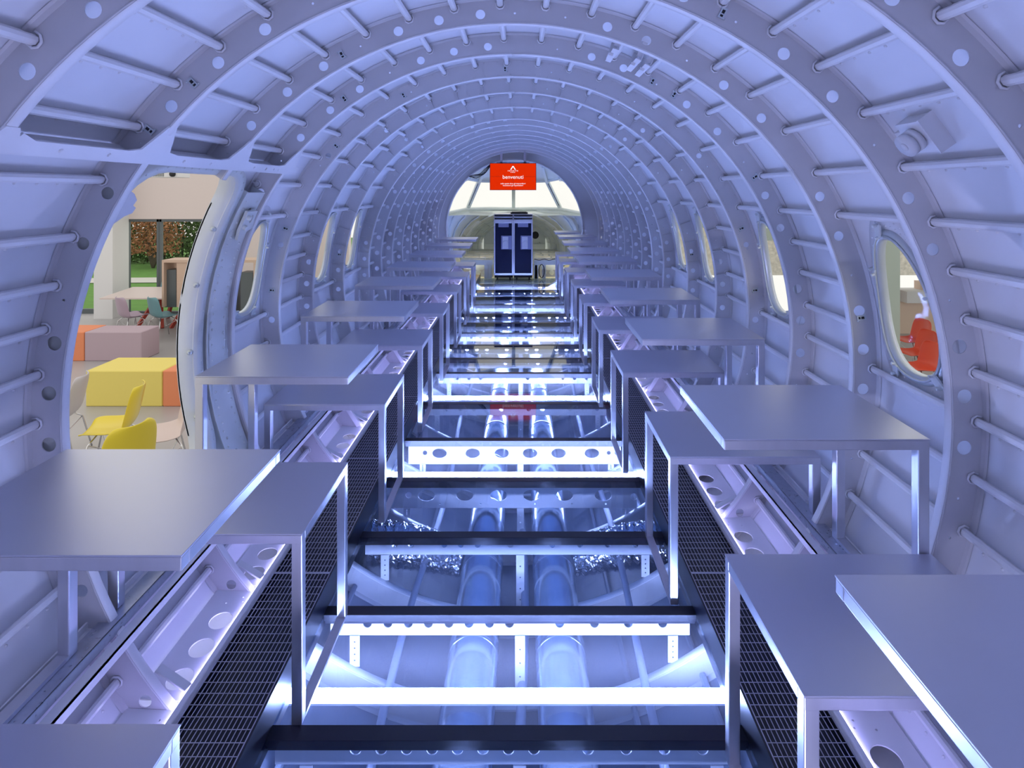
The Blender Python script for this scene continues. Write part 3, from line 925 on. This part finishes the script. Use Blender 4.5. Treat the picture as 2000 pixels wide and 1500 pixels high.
# ============================================================ TROLLEYS
def make_trolley(x, y):
    t = empty('trolley', (x, y, 0))
    w2 = .183; z0, z1 = .105, 1.265; dp = .75
    mb = MB(); mb.box(-w2, w2, .03, dp, z0, z1); part(mb, 'body', alum, t, bevel=.006)
    mb = MB()
    for xa in (-w2, w2 - .026): mb.box(xa, xa + .026, 0, .029, z0, z1 - .10)
    mb.box(-w2 + .026, w2 - .026, 0, .029, z0, z0 + .045); mb.box(-w2 + .026, w2 - .026, 0, .029, z1 - .17, z1 - .10)
    part(mb, 'door_frame', alum, t, bevel=.004)
    mb = MB(); mb.box(-w2 + .026, w2 - .026, .008, .029, z0 + .045, z1 - .17); d = part(mb, 'door', navy, t)
    mb = MB(); mb.box(-.098, .098, .002, .008, z1 - .245, z1 - .172); part(mb, 'label_holder', platem, d)
    mb = MB(); mb.box(-.045, .155, -.002, .008, .60, .86); part(mb, 'latch_plate', platem, d, bevel=.003)
    mb = MB(); mb.box(-.02, .09, -.006, .0, .61, .84); mb.box(-.012, .082, -.009, -.004, .79, .80); mb.tube([(-.012, -.01, .72), (.02, -.014, .76), (.06, -.014, .76), (.085, -.01, .72)], .006, 8)
    part(mb, 'latch', alum, d, bevel=.002)
    mb = MB(); mb.box(-w2 + .012, w2 - .012, .004, .03, z1 - .065, z1 - .045); mb.tube([(-w2 + .02, .01, z1 - .05), (-w2 + .05, -.02, z1 - .055), (w2 - .05, -.02, z1 - .055), (w2 - .02, .01, z1 - .05)], .008, 8)
    part(mb, 'handle', alum, t)
    mb = MB(); mb.box(-w2 + .012, w2 - .012, .012, .03, z1 - .095, z1 - .012); part(mb, 'top_recess', darkm, t)
    mb = MB(); mb.box(-w2 + .01, w2 - .01, .05, dp - .02, .055, .103); part(mb, 'under_shade', darkm, t)  # dark box added as the shadow beneath the trolley body
    for cx in (-.12, .12):
        for cy in (.10, .65):
            mb = MB(); mb.cyl((cx - .014, cy, .05), (cx + .014, cy, .05), .049, 18); mb.box(cx - .022, cx + .022, cy - .02, cy + .02, .06, .106)
            part(mb, 'caster', darkm, t)
    return t
tr = make_trolley(P3(983.5, 500, 10.95).x, 10.95)
tag(tr, 'left steel galley trolley with a dark blue door', 'trolley', 'galley trolleys')
tag(dup(tr, (P3(1021.5, 500, 10.95).x, 10.95, 0)), 'right steel galley trolley with a dark blue door', 'trolley', 'galley trolleys')
mb = MB(); mb.box(-.165, .165, -.15, .15, 0, .026); mb.box(-.14, .14, -.13, .13, .026, .034)
o = mb.build('black_case', darkm); o.location = (P3(1014, 420, 11.2).x, 11.25, 1.267); tag(o, 'flat black case lying on top of the trolleys', 'case')

# ============================================================ NOSE / COCKPIT
nose = empty('wall_front', (0, 0, 0), kind='structure'); nose['label'] = 'pale green grey cockpit shell at the far end'; nose['category'] = 'wall'
NX = -.16
EX, EZ = -.12, 1.05
def epol(a, r, y): return polar(a, r, y, EX, EZ)
sill = [P3(872, 417, 10.9), P3(880, 413, 11.3), P3(914, 406, 12.1), P3(958, 405, 12.55), P3(1003, 406, 12.7), P3(1048, 405, 12.55), P3(1094, 406, 12.1), P3(1134, 414, 11.3), P3(1142, 418, 10.9)]
topl = [P3(893, 358, 10.7), P3(909, 348, 10.9), P3(936, 353, 11.45), P3(970, 354, 11.75), P3(1003, 354, 11.8), P3(1036, 354, 11.75), P3(1068, 353, 11.45), P3(1095, 348, 10.9), P3(1112, 358, 10.7)]
def loft(A, B, n, name, m, parent, bulge=0.0):
    mb = MB(); k = len(A); vs = []
    for j in range(n + 1):
        t = j / n
        for a, b in zip(A, B):
            p = a.lerp(b, t)
            c = Vector((NX, p.y, ZC)); d = p - c; d.y = 0
            p = p + d.normalized() * bulge * math.sin(PI * t)
            vs.append(p)
    mb.add(vs, [(j * k + i, j * k + i + 1, (j + 1) * k + i + 1, (j + 1) * k + i) for j in range(n) for i in range(k - 1)], True)
    o = part(mb, name, m, parent)
    s = o.modifiers.new('t', 'SOLIDIFY'); s.thickness = .01
    return o
# frame that closes the gap between the last rib and the cockpit
mb = MB()
mb.plate(arc_loop(1.22, 1.56, -90, 90), [], lambda p, q, t: Vector((EX + p, 10.32 + t * .01, EZ + q)), True)
mb.plate(arc_loop(1.22, 1.56, 90, 270), [], lambda p, q, t: Vector((EX + p, 10.32 + t * .01, EZ + q)), True)
o = part(mb, 'entry_ring', ribp, nose)
mb = MB()
fr = [(Vector((EX, 10.32, EZ)), Vector((math.cos(t * PI / 36), 0, math.sin(t * PI / 36))), Vector((0, 1, 0))) for t in range(73)]
mb.sweep([(1.205, -.03), (1.205, .06), (1.225, .06), (1.225, -.03)], fr, smooth=True)
part(mb, 'entry_flange', paint, nose)
# skins
up = [epol(a, 1.235, 10.38) for a in [152, 138, 122, 106, 90, 74, 58, 42, 28]]
loft(up, topl, 6, 'roof_skin', nosep, nose, .05)
def ell(y, a, b, cz, n=17, a0=200, a1=-20):
    return [Vector((NX + a * math.cos(math.radians(a0 + (a1 - a0) * k / (n - 1))), y, cz + b * math.sin(math.radians(a0 + (a1 - a0) * k / (n - 1))))) for k in range(n)]
# side walls of the cockpit
for sg in (-1, 1):
    A = [P3(1003 + sg * (870 - 1003) * -1, 418 - 0, 10.6)] if False else None
    col0 = [Vector((EX + sg * 1.24 * math.cos(math.radians(a)), 10.38, EZ + 1.24 * math.sin(math.radians(a)))) for a in (9.5, 3, -5, -13, -22, -32, -44)]
    e = [Vector((NX + sg * 1.12 * math.cos(math.radians(a)), 12.3, .42 + .86 * math.sin(math.radians(a)))) for a in (62, 48, 34, 20, 6, -8, -22)]
    mid = [a.lerp(b, .55) + Vector((sg * .10, 0, .02)) for a, b in zip(col0, e)]
    mb = MB(); vs = col0 + mid + e; k = 7
    mb.add(vs, [(j * k + i, j * k + i + 1, (j + 1) * k + i + 1, (j + 1) * k + i) for j in range(2) for i in range(k - 1)], True)
    for j in (0, 1):
        pass
    o = part(mb, 'side_skin', nosep, nose); s_ = o.modifiers.new('t', 'SOLIDIFY'); s_.thickness = .01
    for q in (.2, .5, .8):
        mb = MB(); mb.tube([a.lerp(b, q) + Vector((-sg * .02 + sg * .10 * math.sin(q * PI), 0, 0)) for a, b in zip(col0, e)], .018, 6); part(mb, 'side_rib', nosep, nose)
# tapering nose with hoops
EL = [(12.3, 1.12, .86, .42), (12.75, 1.05, .80, .42), (13.2, .98, .72, .41), (13.65, .88, .62, .40), (14.1, .76, .52, .40)]
rings = [ell(*e) for e in EL]
mb = MB(); vs = [p for r_ in rings for p in r_]; k = 17
mb.add(vs, [(j * k + i, j * k + i + 1, (j + 1) * k + i + 1, (j + 1) * k + i) for j in range(4) for i in range(k - 1)], True)
o = part(mb, 'nose_skin', nosep, nose); s_ = o.modifiers.new('t', 'SOLIDIFY'); s_.thickness = .01
for y, a, b, cz in EL:
    mb = MB(); mb.tube(ell(y, a - .02, b - .02, cz, 33), .017, 6); part(mb, 'nose_hoop', nosep, nose)
for k in range(2, 15, 1):
    mb = MB(); mb.tube([r_[k].lerp(Vector((NX, r_[k].y, .42)), .02) for r_ in rings], .010, 5); part(mb, 'nose_stringer', nosep, nose)
# bulkhead octagon
oc = [(-.74, .0), (-.74, .62), (-.50, .90), (.50, .90), (.74, .62), (.74, .0), (.6, -.1), (-.6, -.1)]
mb = MB(); mb.plate([(NX + x, z) for x, z in oc], [circ(NX + .50, .64, .085, .09, 20)], lambda p, q, t: Vector((p, 13.95 + .01 * t, q)), True)
for x in (-.7, -.45, -.15, .15, .45, .7): mb.box(NX + x - .008, NX + x + .008, 13.93, 13.95, -.05, .42)
mb.box(NX - .72, NX + .72, 13.92, 13.95, .41, .43)
for x, z in ((.42, .1), (.6, .3), (.3, -.02)): mb.cyl((NX + x, 13.945, z + .15), (NX + x, 13.93, z + .15), .02, 10)
part(mb, 'nose_bulkhead', nosep, nose)
mb = MB(); mb.box(NX + .39, NX + .61, 13.99, 14.0, .53, .75); part(mb, 'dark_port', darkm, nose)
# sill band and window posts
mb = MB(); mb.tube([p + Vector((0, -.02, -.02)) for p in sill], .035, 8)
for i in range(len(sill) - 1):
    mb.beam(sill[i] + Vector((0, 0, -.06)), sill[i + 1] + Vector((0, 0, -.06)), .03, .10)
part(mb, 'window_sill', nosep, nose)
loft([p + Vector((0, 0, -.08)) for p in sill], [Vector((NX + 1.10 * math.cos(math.radians(a)), 12.32, .42 + .84 * math.sin(math.radians(a)))) for a in (158, 145, 130, 110, 90, 70, 50, 35, 22)], 2, 'coaming', nosep, nose)
mb = MB(); mb.tube(topl, .035, 8); part(mb, 'window_head', nosep, nose)
for a, b, w_ in ((2, 2, .085), (4, 4, .075), (6, 6, .085), (0, 0, .06), (8, 8, .06)):
    mb = MB(); mb.beam(topl[a], sill[b], w_, .05); 
    part(mb, 'window_post', nosep, nose, bevel=.01)
    if a in (2, 4, 6):
        mb = MB(); mb.beam(topl[a].lerp(sill[b], .08) + Vector((0, -.035, 0)), topl[a].lerp(sill[b], .9) + Vector((0, -.035, 0)), .014, .012); part(mb, 'seal_strip', darkm, nose)
for i, (a, b) in enumerate(((0, 2), (2, 4), (4, 6), (6, 8))):
    mb = MB(); A = topl[a:b + 1]; B = sill[a:b + 1]; n = len(A)
    mb.add(A + B, [(j, j + 1, n + j + 1, n + j) for j in range(n - 1)])
    o = mb.build('pane', pane, nose); s_ = o.modifiers.new('t', 'SOLIDIFY'); s_.thickness = .006
# roof struts
for a, b in ((P3(936, 357, 11.45), epol(115, 1.2, 10.4)), (P3(1068, 357, 11.45), epol(65, 1.2, 10.4)), (P3(909, 352, 10.9), epol(132, 1.2, 10.4)), (P3(1095, 352, 10.9), epol(48, 1.2, 10.4))):
    mb = MB(); mb.beam(a, b, .05, .04); part(mb, 'roof_strut', nosep, nose, bevel=.008)
# cockpit consoles left and right: perforated deck on portal legs
for sg, sd in ((-1, 'left'), (1, 'right')):
    co = empty('console_deck', (0, 0, 0), label=f'pale perforated deck on legs at the {sd} of the trolleys, lit from below', cat='deck')
    xa, xb = (NX - 1.02, P3(962, 500, 11.2).x) if sg < 0 else (P3(1043, 500, 11.2).x, NX + 1.10)
    hs = []
    for iy in range(5):
        for ix in range(4):
            x = xa + (xb - xa) * (.16 + .23 * ix); y = 11.45 + iy * .34
            w_ = .075 if (ix + iy) % 3 else .05
            hs.append([(x - w_, y - .06), (x + w_, y - .06), (x + w_, y + .06), (x - w_, y + .06)])
    mb = MB(); mb.plate([(xa, 11.25), (xb, 11.25), (xb, 13.4), (xa, 13.4)], hs, lambda p, q, t: Vector((p, q, .36 - .012 * t)), True)
    part(mb, 'deck_plate', trayp, co)
    mb = MB(); mb.box(xa, xb, 11.22, 11.25, .27, .365); part(mb, 'front_rail', trayp, co, bevel=.004)
    for x in (xa + .03, (xb - .05) if sg < 0 else (xb - .5), xa + .5 if sg < 0 else xa + .05):
        mb = MB(); mb.box(x - .035, x + .035, 11.22, 11.28, .0, .27); part(mb, 'leg', trayp, co, bevel=.004)
    mb = MB(); mb.plate([(xa, .0), (xb, .0), (xb, .17), (xa + (xb - xa) * .5, .13), (xa, .17)], [circ(xa + (xb - xa) * k, .085, .05, n=18) for k in (.3, .52, .74)], lambda p, q, t: Vector((p, 11.5 + .006 * t, q)), True)
    part(mb, 'lower_web', trayp, co)
    mb = MB(); mb.cyl(((xa + .05), 11.7, .25), (xb - .05, 11.7, .25), .012, 8); tag(mb.build('light_line', ledw), f'warm light line under the {sd} cockpit deck', 'light')
    mb = MB(); pts = [((xa if sg < 0 else xb) + (.25 + .04 * k) * -sg * -1 * (1 if sg < 0 else -1), 11.2 + .01 * math.sin(k), .375 + .012 * math.sin(k * 1.3)) for k in range(12)]
    mb.tube(pts, .007, 6); tag(mb.build('cable', darkm), f'dark cable lying on the front of the {sd} cockpit deck', 'cable')
mb = MB(); mb.tube([(P3(1058, 530, 11.15).x + .05 * math.cos(t * .5), 11.17, .16 + .13 * math.sin(t * .5)) for t in range(26)], .008, 6)
tag(mb.build('cable_coil', darkm), 'coil of black cable hanging right of the trolleys', 'cable')
# cockpit floor
mb = MB(); mb.box(-1.2, 1.1, 11.35, 13.9, -.10, -.05); tag(mb.build('floor', nosep), 'dark cockpit underfloor beyond the trolleys', 'floor', kind='structure')

# ============================================================ THE HALL OUTSIDE
HZ = -1.5
mb = MB(); mb.box(-14, 14, -4, 15.3, HZ - .1, HZ); tag(mb.build('floor', concrete), 'polished grey hall floor outside the aircraft', 'floor', kind='structure')
mb = MB(); mb.box(-30, -4.5, 15.3, 40, HZ - .14, HZ - .02); tag(mb.build('lawn', grass), 'green lawn beyond the hall windows on the left', 'lawn', kind='structure')
mb = MB(); mb.add([(-30, 19.5, HZ), (-30, 20.4, HZ), (-5, 22.0, HZ), (-5, 20.6, HZ), (-30, 19.5, HZ - .03), (-30, 20.4, HZ - .03), (-5, 22.0, HZ - .03), (-5, 20.6, HZ - .03)], [(0, 3, 2, 1), (4, 5, 6, 7), (0, 1, 5, 4), (2, 3, 7, 6)])
tag(mb.build('garden_path', pathm), 'pale garden path crossing the lawn', 'path', kind='structure')
# far wall with glazing
mb = MB()
zt = CAMZ - 55 * 15.1 / F
xg0, xg1 = P3(250, 0, 15.1).x, P3(402, 0, 15.1).x
mb.box(-14, -6.2, 15.1, 15.3, zt, 3.2)
mb.box(xg1, -4.5, 15.1, 15.3, HZ, zt)
tag(mb.build('wall_hall_left', wallm), 'pale pink plaster wall of the hall seen through the doorway', 'wall', kind='structure')
mb = MB(); mb.box(P3(183, 0, 14.5).x, P3(220, 0, 14.5).x, 14.5, 15.1, HZ, 3.2); tag(mb.build('column', wallw), 'white column left of the hall window', 'column', kind='structure')
wn = empty('window_8', (0, 0, 0), kind='structure'); wn['label'] = 'tall hall window onto the garden'; wn['category'] = 'window'
mb = MB()
for px in (251, 309.5, 314.5, 398):
    x = P3(px, 0, 15.15).x; mb.box(x - .03, x + .03, 15.12, 15.2, HZ, zt)
mb.box(xg0, xg1, 15.12, 15.2, zt - .07, zt); mb.box(xg0, xg1, 15.12, 15.2, HZ, HZ + .06)
mb.box(-14, P3(183, 0, 15.1).x, 15.12, 15.2, HZ, HZ + .12); mb.box(-14, P3(183, 0, 15.1).x, 15.12, 15.2, zt - .1, zt)
part(mb, 'window_frame', framem, wn)
mb = MB(); mb.box(xg0, xg1, 15.15, 15.16, HZ, zt); part(mb, 'pane', pane, wn)
# hedge and tree
def foliage(name, c, s, n, m, size=.09, seed=1):
    rnd = random.Random(seed); mb = MB()
    for k in range(n):
        p = Vector((c[0] + rnd.uniform(-s[0], s[0]), c[1] + rnd.uniform(-s[1], s[1]), c[2] + rnd.uniform(-s[2], s[2])))
        a = Vector((rnd.gauss(0, 1), rnd.gauss(0, 1), rnd.gauss(0, 1))).normalized(); b = a.orthogonal().normalized()
        z = size * rnd.uniform(.6, 1.3)
        mb.add([p, p + a * z * .5 + b * z * .3, p + a * z, p + a * z * .5 - b * z * .3], [(0, 1, 2, 3)])
    return mb
for i, (x, wd) in enumerate(((-21.5, 1.85), (-17.6, 1.85), (-13.8, 1.85), (-10.0, 1.85))):
    b = empty('hedge', (x, 26, HZ), label=['leftmost', 'second from left', 'third from left', 'rightmost'][i] + ' section of leafy green garden hedge behind the lawn', cat='hedge', group='garden hedge sections')
    part(foliage('l', (0, 0, 1.7), (wd, .6, 1.7), 5200, leafm, .16, i), 'foliage', leafm, b)
    mb = MB()
    for k in range(5): mb.tube([(-1.5 + .75 * k, .1, 0), (-1.45 + .75 * k, .1, 1.4), (-1.5 + .75 * k, 0, 2.6)], [.05, .04, .02], 6)
    part(mb, 'trunk', barkm, b)
b = empty('bush', (-15.4, 24.2, HZ), label='rust coloured bush in front of the hedge', cat='bush')
part(foliage('l', (0, 0, 1.7), (1.0, .7, 1.1), 2400, leafo, .13, 9), 'foliage', leafo, b)
mb = MB()
for k in range(6): mb.tube([(0, 0, 0), (.15 * (k - 2.5), .1, .9), (.35 * (k - 2.5), .1 * (k % 2), 2.2)], [.06, .035, .015], 6)
part(mb, 'branches', barkm, b)

# blocks
def block(name, p0, p1, Yf, Yb, ztop, m, label):
    mb = MB(); mb.box(P3(p0, 0, Yf).x, P3(p1, 0, Yf).x, Yf, Yb, HZ, ztop); o = mb.build(name, m); b = o.modifiers.new('b', 'BEVEL'); b.width = .012
    return tag(o, label, 'seating block', 'coloured seating blocks')
block('seating_block', 167, 316.5, 8.6, 9.3, -.97, yellb, 'large yellow seating block on the hall floor')
block('seating_block', 317.5, 400, 8.6, 9.3, -.97, orange, 'orange seating block right of the yellow block')
block('seating_block', 165, 276, 10.9, 11.45, -.955, lilac, 'mauve seating block behind the yellow block')
block('seating_block', 80, 164, 10.9, 11.5, -.955, orange, 'orange seating block left of the mauve block')
block('seating_block', 352, 420, 11.3, 12.0, -1.0, beige, 'beige seating block behind the door edge')

def make_chair(m, label, cat='chair'):
    root = empty('shell_chair', (0, 0, 0), label=label, cat=cat, group='moulded shell chairs in the hall')
    prof = [(-.225, .415, .19), (-.21, .435, .215), (-.15, .440, .235), (-.05, .425, .24), (.05, .420, .24), (.13, .435, .235), (.175, .48, .23), (.195, .56, .225), (.215, .66, .22), (.235, .75, .205), (.245, .80, .17), (.246, .815, .12)]
    n = 10; vs = []
    for (y, z, hw) in prof:
        for k in range(n + 1):
            u = -1 + 2 * k / n
            lift = .035 * abs(u) ** 3
            if z < .47: vs.append((u * hw, y, z + lift + (.0 if abs(y) > .2 else -.008 * (1 - u * u))))
            else: vs.append((u * hw, y - .055 * abs(u) ** 2.2, z))
    mb = MB(); mb.add(vs, [(j * (n + 1) + k, j * (n + 1) + k + 1, (j + 1) * (n + 1) + k + 1, (j + 1) * (n + 1) + k) for j in range(len(prof) - 1) for k in range(n)], True)
    o = part(mb, 'shell', m, root); s_ = o.modifiers.new('t', 'SOLIDIFY'); s_.thickness = .012; s_ = o.modifiers.new('s', 'SUBSURF'); s_.levels = 1; s_.render_levels = 2
    for sx_ in (-1, 1):
        for sy_ in (-1, 1):
            mb = MB(); mb.tube([(sx_ * .10, sy_ * .10, .405), (sx_ * .18, sy_ * .15, .34), (sx_ * .22, sy_ * .22, .0)], .008, 6); part(mb, 'leg', chromem, root)
    mb = MB()
    for sy_ in (-1, 1): mb.tube([(-.18, sy_ * .15, .34), (.0, sy_ * .05, .22), (.18, sy_ * .15, .34)], .006, 6)
    mb.tube([(-.1, -.1, .405), (.1, -.1, .405), (.1, .1, .405), (-.1, .1, .405)], .006, 6, closed=True)
    part(mb, 'wire_brace', chromem, root)
    return root
def recolor(root, m):
    for ch in root.children:
        if ch.name.startswith('shell'):
            ch.data = ch.data.copy(); ch.data.materials[0] = m
def put(root, px, pytop, Y, rz):
    x = P3(px, 0, Y).x; root.location = (x, Y, HZ); root.rotation_euler = (0, 0, rz); root.scale = (1, 1, 1) if 8 < Y < 12 else ((1.2, 1.2, 1.2) if Y < 8 else (1.14, 1.14, 1.14))
ch = make_chair(yell, 'yellow shell chair in front of the yellow block, the farther of two')
put(ch, 222, 0, 6.6, -1.25)
def newchair(m, label, px, Y, rz):
    c = dup(ch, label=label); recolor(c, m); put(c, px, 0, Y, rz); return c
newchair(yell, 'yellow shell chair nearest the doorway sill, showing its back', 228, 5.64, -2.0)
newchair(greyp, 'pale grey shell chair at the left edge of the doorway', 112, 6.95, -1.25)
newchair(pinkp, 'pale pink shell chair half hidden behind the right door edge', 318, 6.4, -1.0)
newchair(mauvep, 'mauve shell chair at the far table, left of the teal one', 257, 12.6, 2.6)
newchair(tealp, 'teal shell chair at the near side of the far table', 319, 12.6, 2.6)
newchair(tealp, 'teal shell chair behind the far table by the window', 333, 14.85, .4)
for i, (px, Y) in enumerate(((1806, 8.35), (1800, 9.1), (1793, 9.9), (1784, 10.75))):
    newchair(redp, 'coral red shell chair through the right window, %s in the row' % ORD[i], px, Y, -1.45 if i else -2.1)
# far table on red trestles
tb = empty('trestle_table', (0, 0, HZ), label='long pale table on red trestles by the hall window', cat='table')
mb = MB(); a = P3(194, 582, 13.2); b = P3(262, 559, 14.8)
zt_ = .76
mb.add([(a.x, 13.2, zt_), (a.x + 4.2, 13.2, zt_), (a.x + 4.2, 14.75, zt_), (b.x + .0, 14.75, zt_), (a.x, 13.2, zt_ - .03), (a.x + 4.2, 13.2, zt_ - .03), (a.x + 4.2, 14.75, zt_ - .03), (b.x, 14.75, zt_ - .03)], [(0, 1, 2, 3), (7, 6, 5, 4), (0, 4, 5, 1), (1, 5, 6, 2), (2, 6, 7, 3), (3, 7, 4, 0)])
part(mb, 'table_top', tabletop, tb)
for x in (a.x + .95, a.x + 1.75, a.x + 3.2):
    mb = MB(); mb.beam((x - .02, 13.9, zt_ - .03), (x - .30, 13.5, 0), .07, .07); mb.beam((x + .02, 13.9, zt_ - .03), (x + .30, 13.5, 0), .07, .07); mb.beam((x, 13.95, zt_ - .04), (x, 14.5, zt_ - .04), .06, .06)
    mb.beam((x, 14.5, zt_ - .03), (x - .25, 14.6, 0), .07, .07); mb.beam((x, 14.5, zt_ - .03), (x + .25, 14.6, 0), .07, .07)
    part(mb, 'trestle', redleg, tb)
# shelf unit
su = empty('shelf_unit', (0, 0, 0), label='pale wooden shelf unit with dark panels by the hall window', cat='shelf')
def pbox(mb, p0, p1, y0, y1, Y, d): 
    A = P3(p0, y1, Y); B = P3(p1, y0, Y); mb.box(A.x, B.x, Y, Y + d, A.z, B.z)
mb = MB(); pbox(mb, 316, 516, 508, 513, 12.6, .5); pbox(mb, 316, 320, 513, 600, 12.6, .5); pbox(mb, 345, 372, 513, 600, 12.62, .48); pbox(mb, 376, 380, 513, 650, 12.6, .5); pbox(mb, 495, 503, 513, 645, 12.6, .5)
part(mb, 'carcass', wood, su)
mb = MB(); pbox(mb, 321, 344, 527, 600, 12.7, .3); pbox(mb, 470, 494, 532, 640, 12.7, .3); pbox(mb, 382, 460, 530, 640, 12.7, .3); part(mb, 'dark_panel', framem, su)
# projector on the ceiling line
pr = empty('projector', P3(322, 340, 8.5), label='white ceiling projector seen at the top of the doorway', cat='projector')
mb = MB(); mb.box(-.24, .20, 0, .3, -.05, .07); part(mb, 'case', wallw, pr, bevel=.01)
mb = MB(); mb.cyl((.12, -.03, .0), (.12, .02, .0), .04, 16); part(mb, 'lens', darkm, pr)
mb = MB()
for k in range(12): mb.box(-.22 + k * .018, -.212 + k * .018, -.004, .0, -.035, .03)
part(mb, 'vent', framem, pr)
mb = MB(); mb.cyl((0, .15, .07), (0, .15, 1.2), .02, 10); mb.box(-.08, .08, .07, .23, 1.2, 1.22); part(mb, 'mount', wallw, pr)
# right hand hall seen through the near right window
mb = MB()
Yr = 13.0
def X(px, Y): return P3(px, 0, Y).x
def Z(py, Y): return P3(0, py, Y).z
mb.box(X(1690, Yr), X(1757, Yr), Yr, Yr + .2, HZ, 3.2); mb.box(X(1757, Yr), X(1960, Yr), Yr, Yr + .2, HZ, Z(588, Yr)); mb.box(X(1797, Yr), X(1960, Yr), Yr, Yr + .2, Z(588, Yr), Z(550, Yr)); mb.box(X(1757, Yr), X(1960, Yr), Yr, Yr + .2, Z(488, Yr), 3.2)
tag(mb.build('wall_hall_right', beige), 'warm beige hall wall with a low window, seen through the nearest right window', 'wall', kind='structure')
mb = MB(); mb.box(X(1757, Yr), X(1960, Yr), Yr - .25, Yr + .3, Z(588, Yr), Z(566, Yr)); tag(mb.build('window_sill', wallw), 'white window sill on the beige hall wall', 'sill')
mb = MB(); mb.box(X(1722, 9.0), X(1758, 9.0), 9.0, 9.4, HZ, 3.2); tag(mb.build('column', greenc), 'grey green column seen through the nearest right window', 'column', kind='structure')
mb = MB(); mb.box(X(1690, 10.5), X(1726, 10.5), 10.5, 10.7, HZ, 3.2); tag(mb.build('wall_hall_pier', wallm), 'pale pier beside the grey green column', 'wall', kind='structure')
mb = MB(); mb.box(4.0, 12, 9.4, 13.0, Z(470, 9.4), Z(470, 9.4) + .2); tag(mb.build('ceiling_hall', greenc), 'low grey green soffit in the hall on the right', 'ceiling', kind='structure')
mb = MB()
mb.add([(4, 22, HZ), (18, 22, HZ), (18, 22.2, .6), (4, 22.2, .6)], [(0, 1, 2, 3)]); mb.box(4, 18, 22.2, 22.4, HZ, .55)
tag(mb.build('gravel_bank', mat('gravel', (0.45, 0.43, 0.38), .95, noise=.5, nscale=9)), 'pale gravel bank outside the right hall window', 'bank', kind='structure')
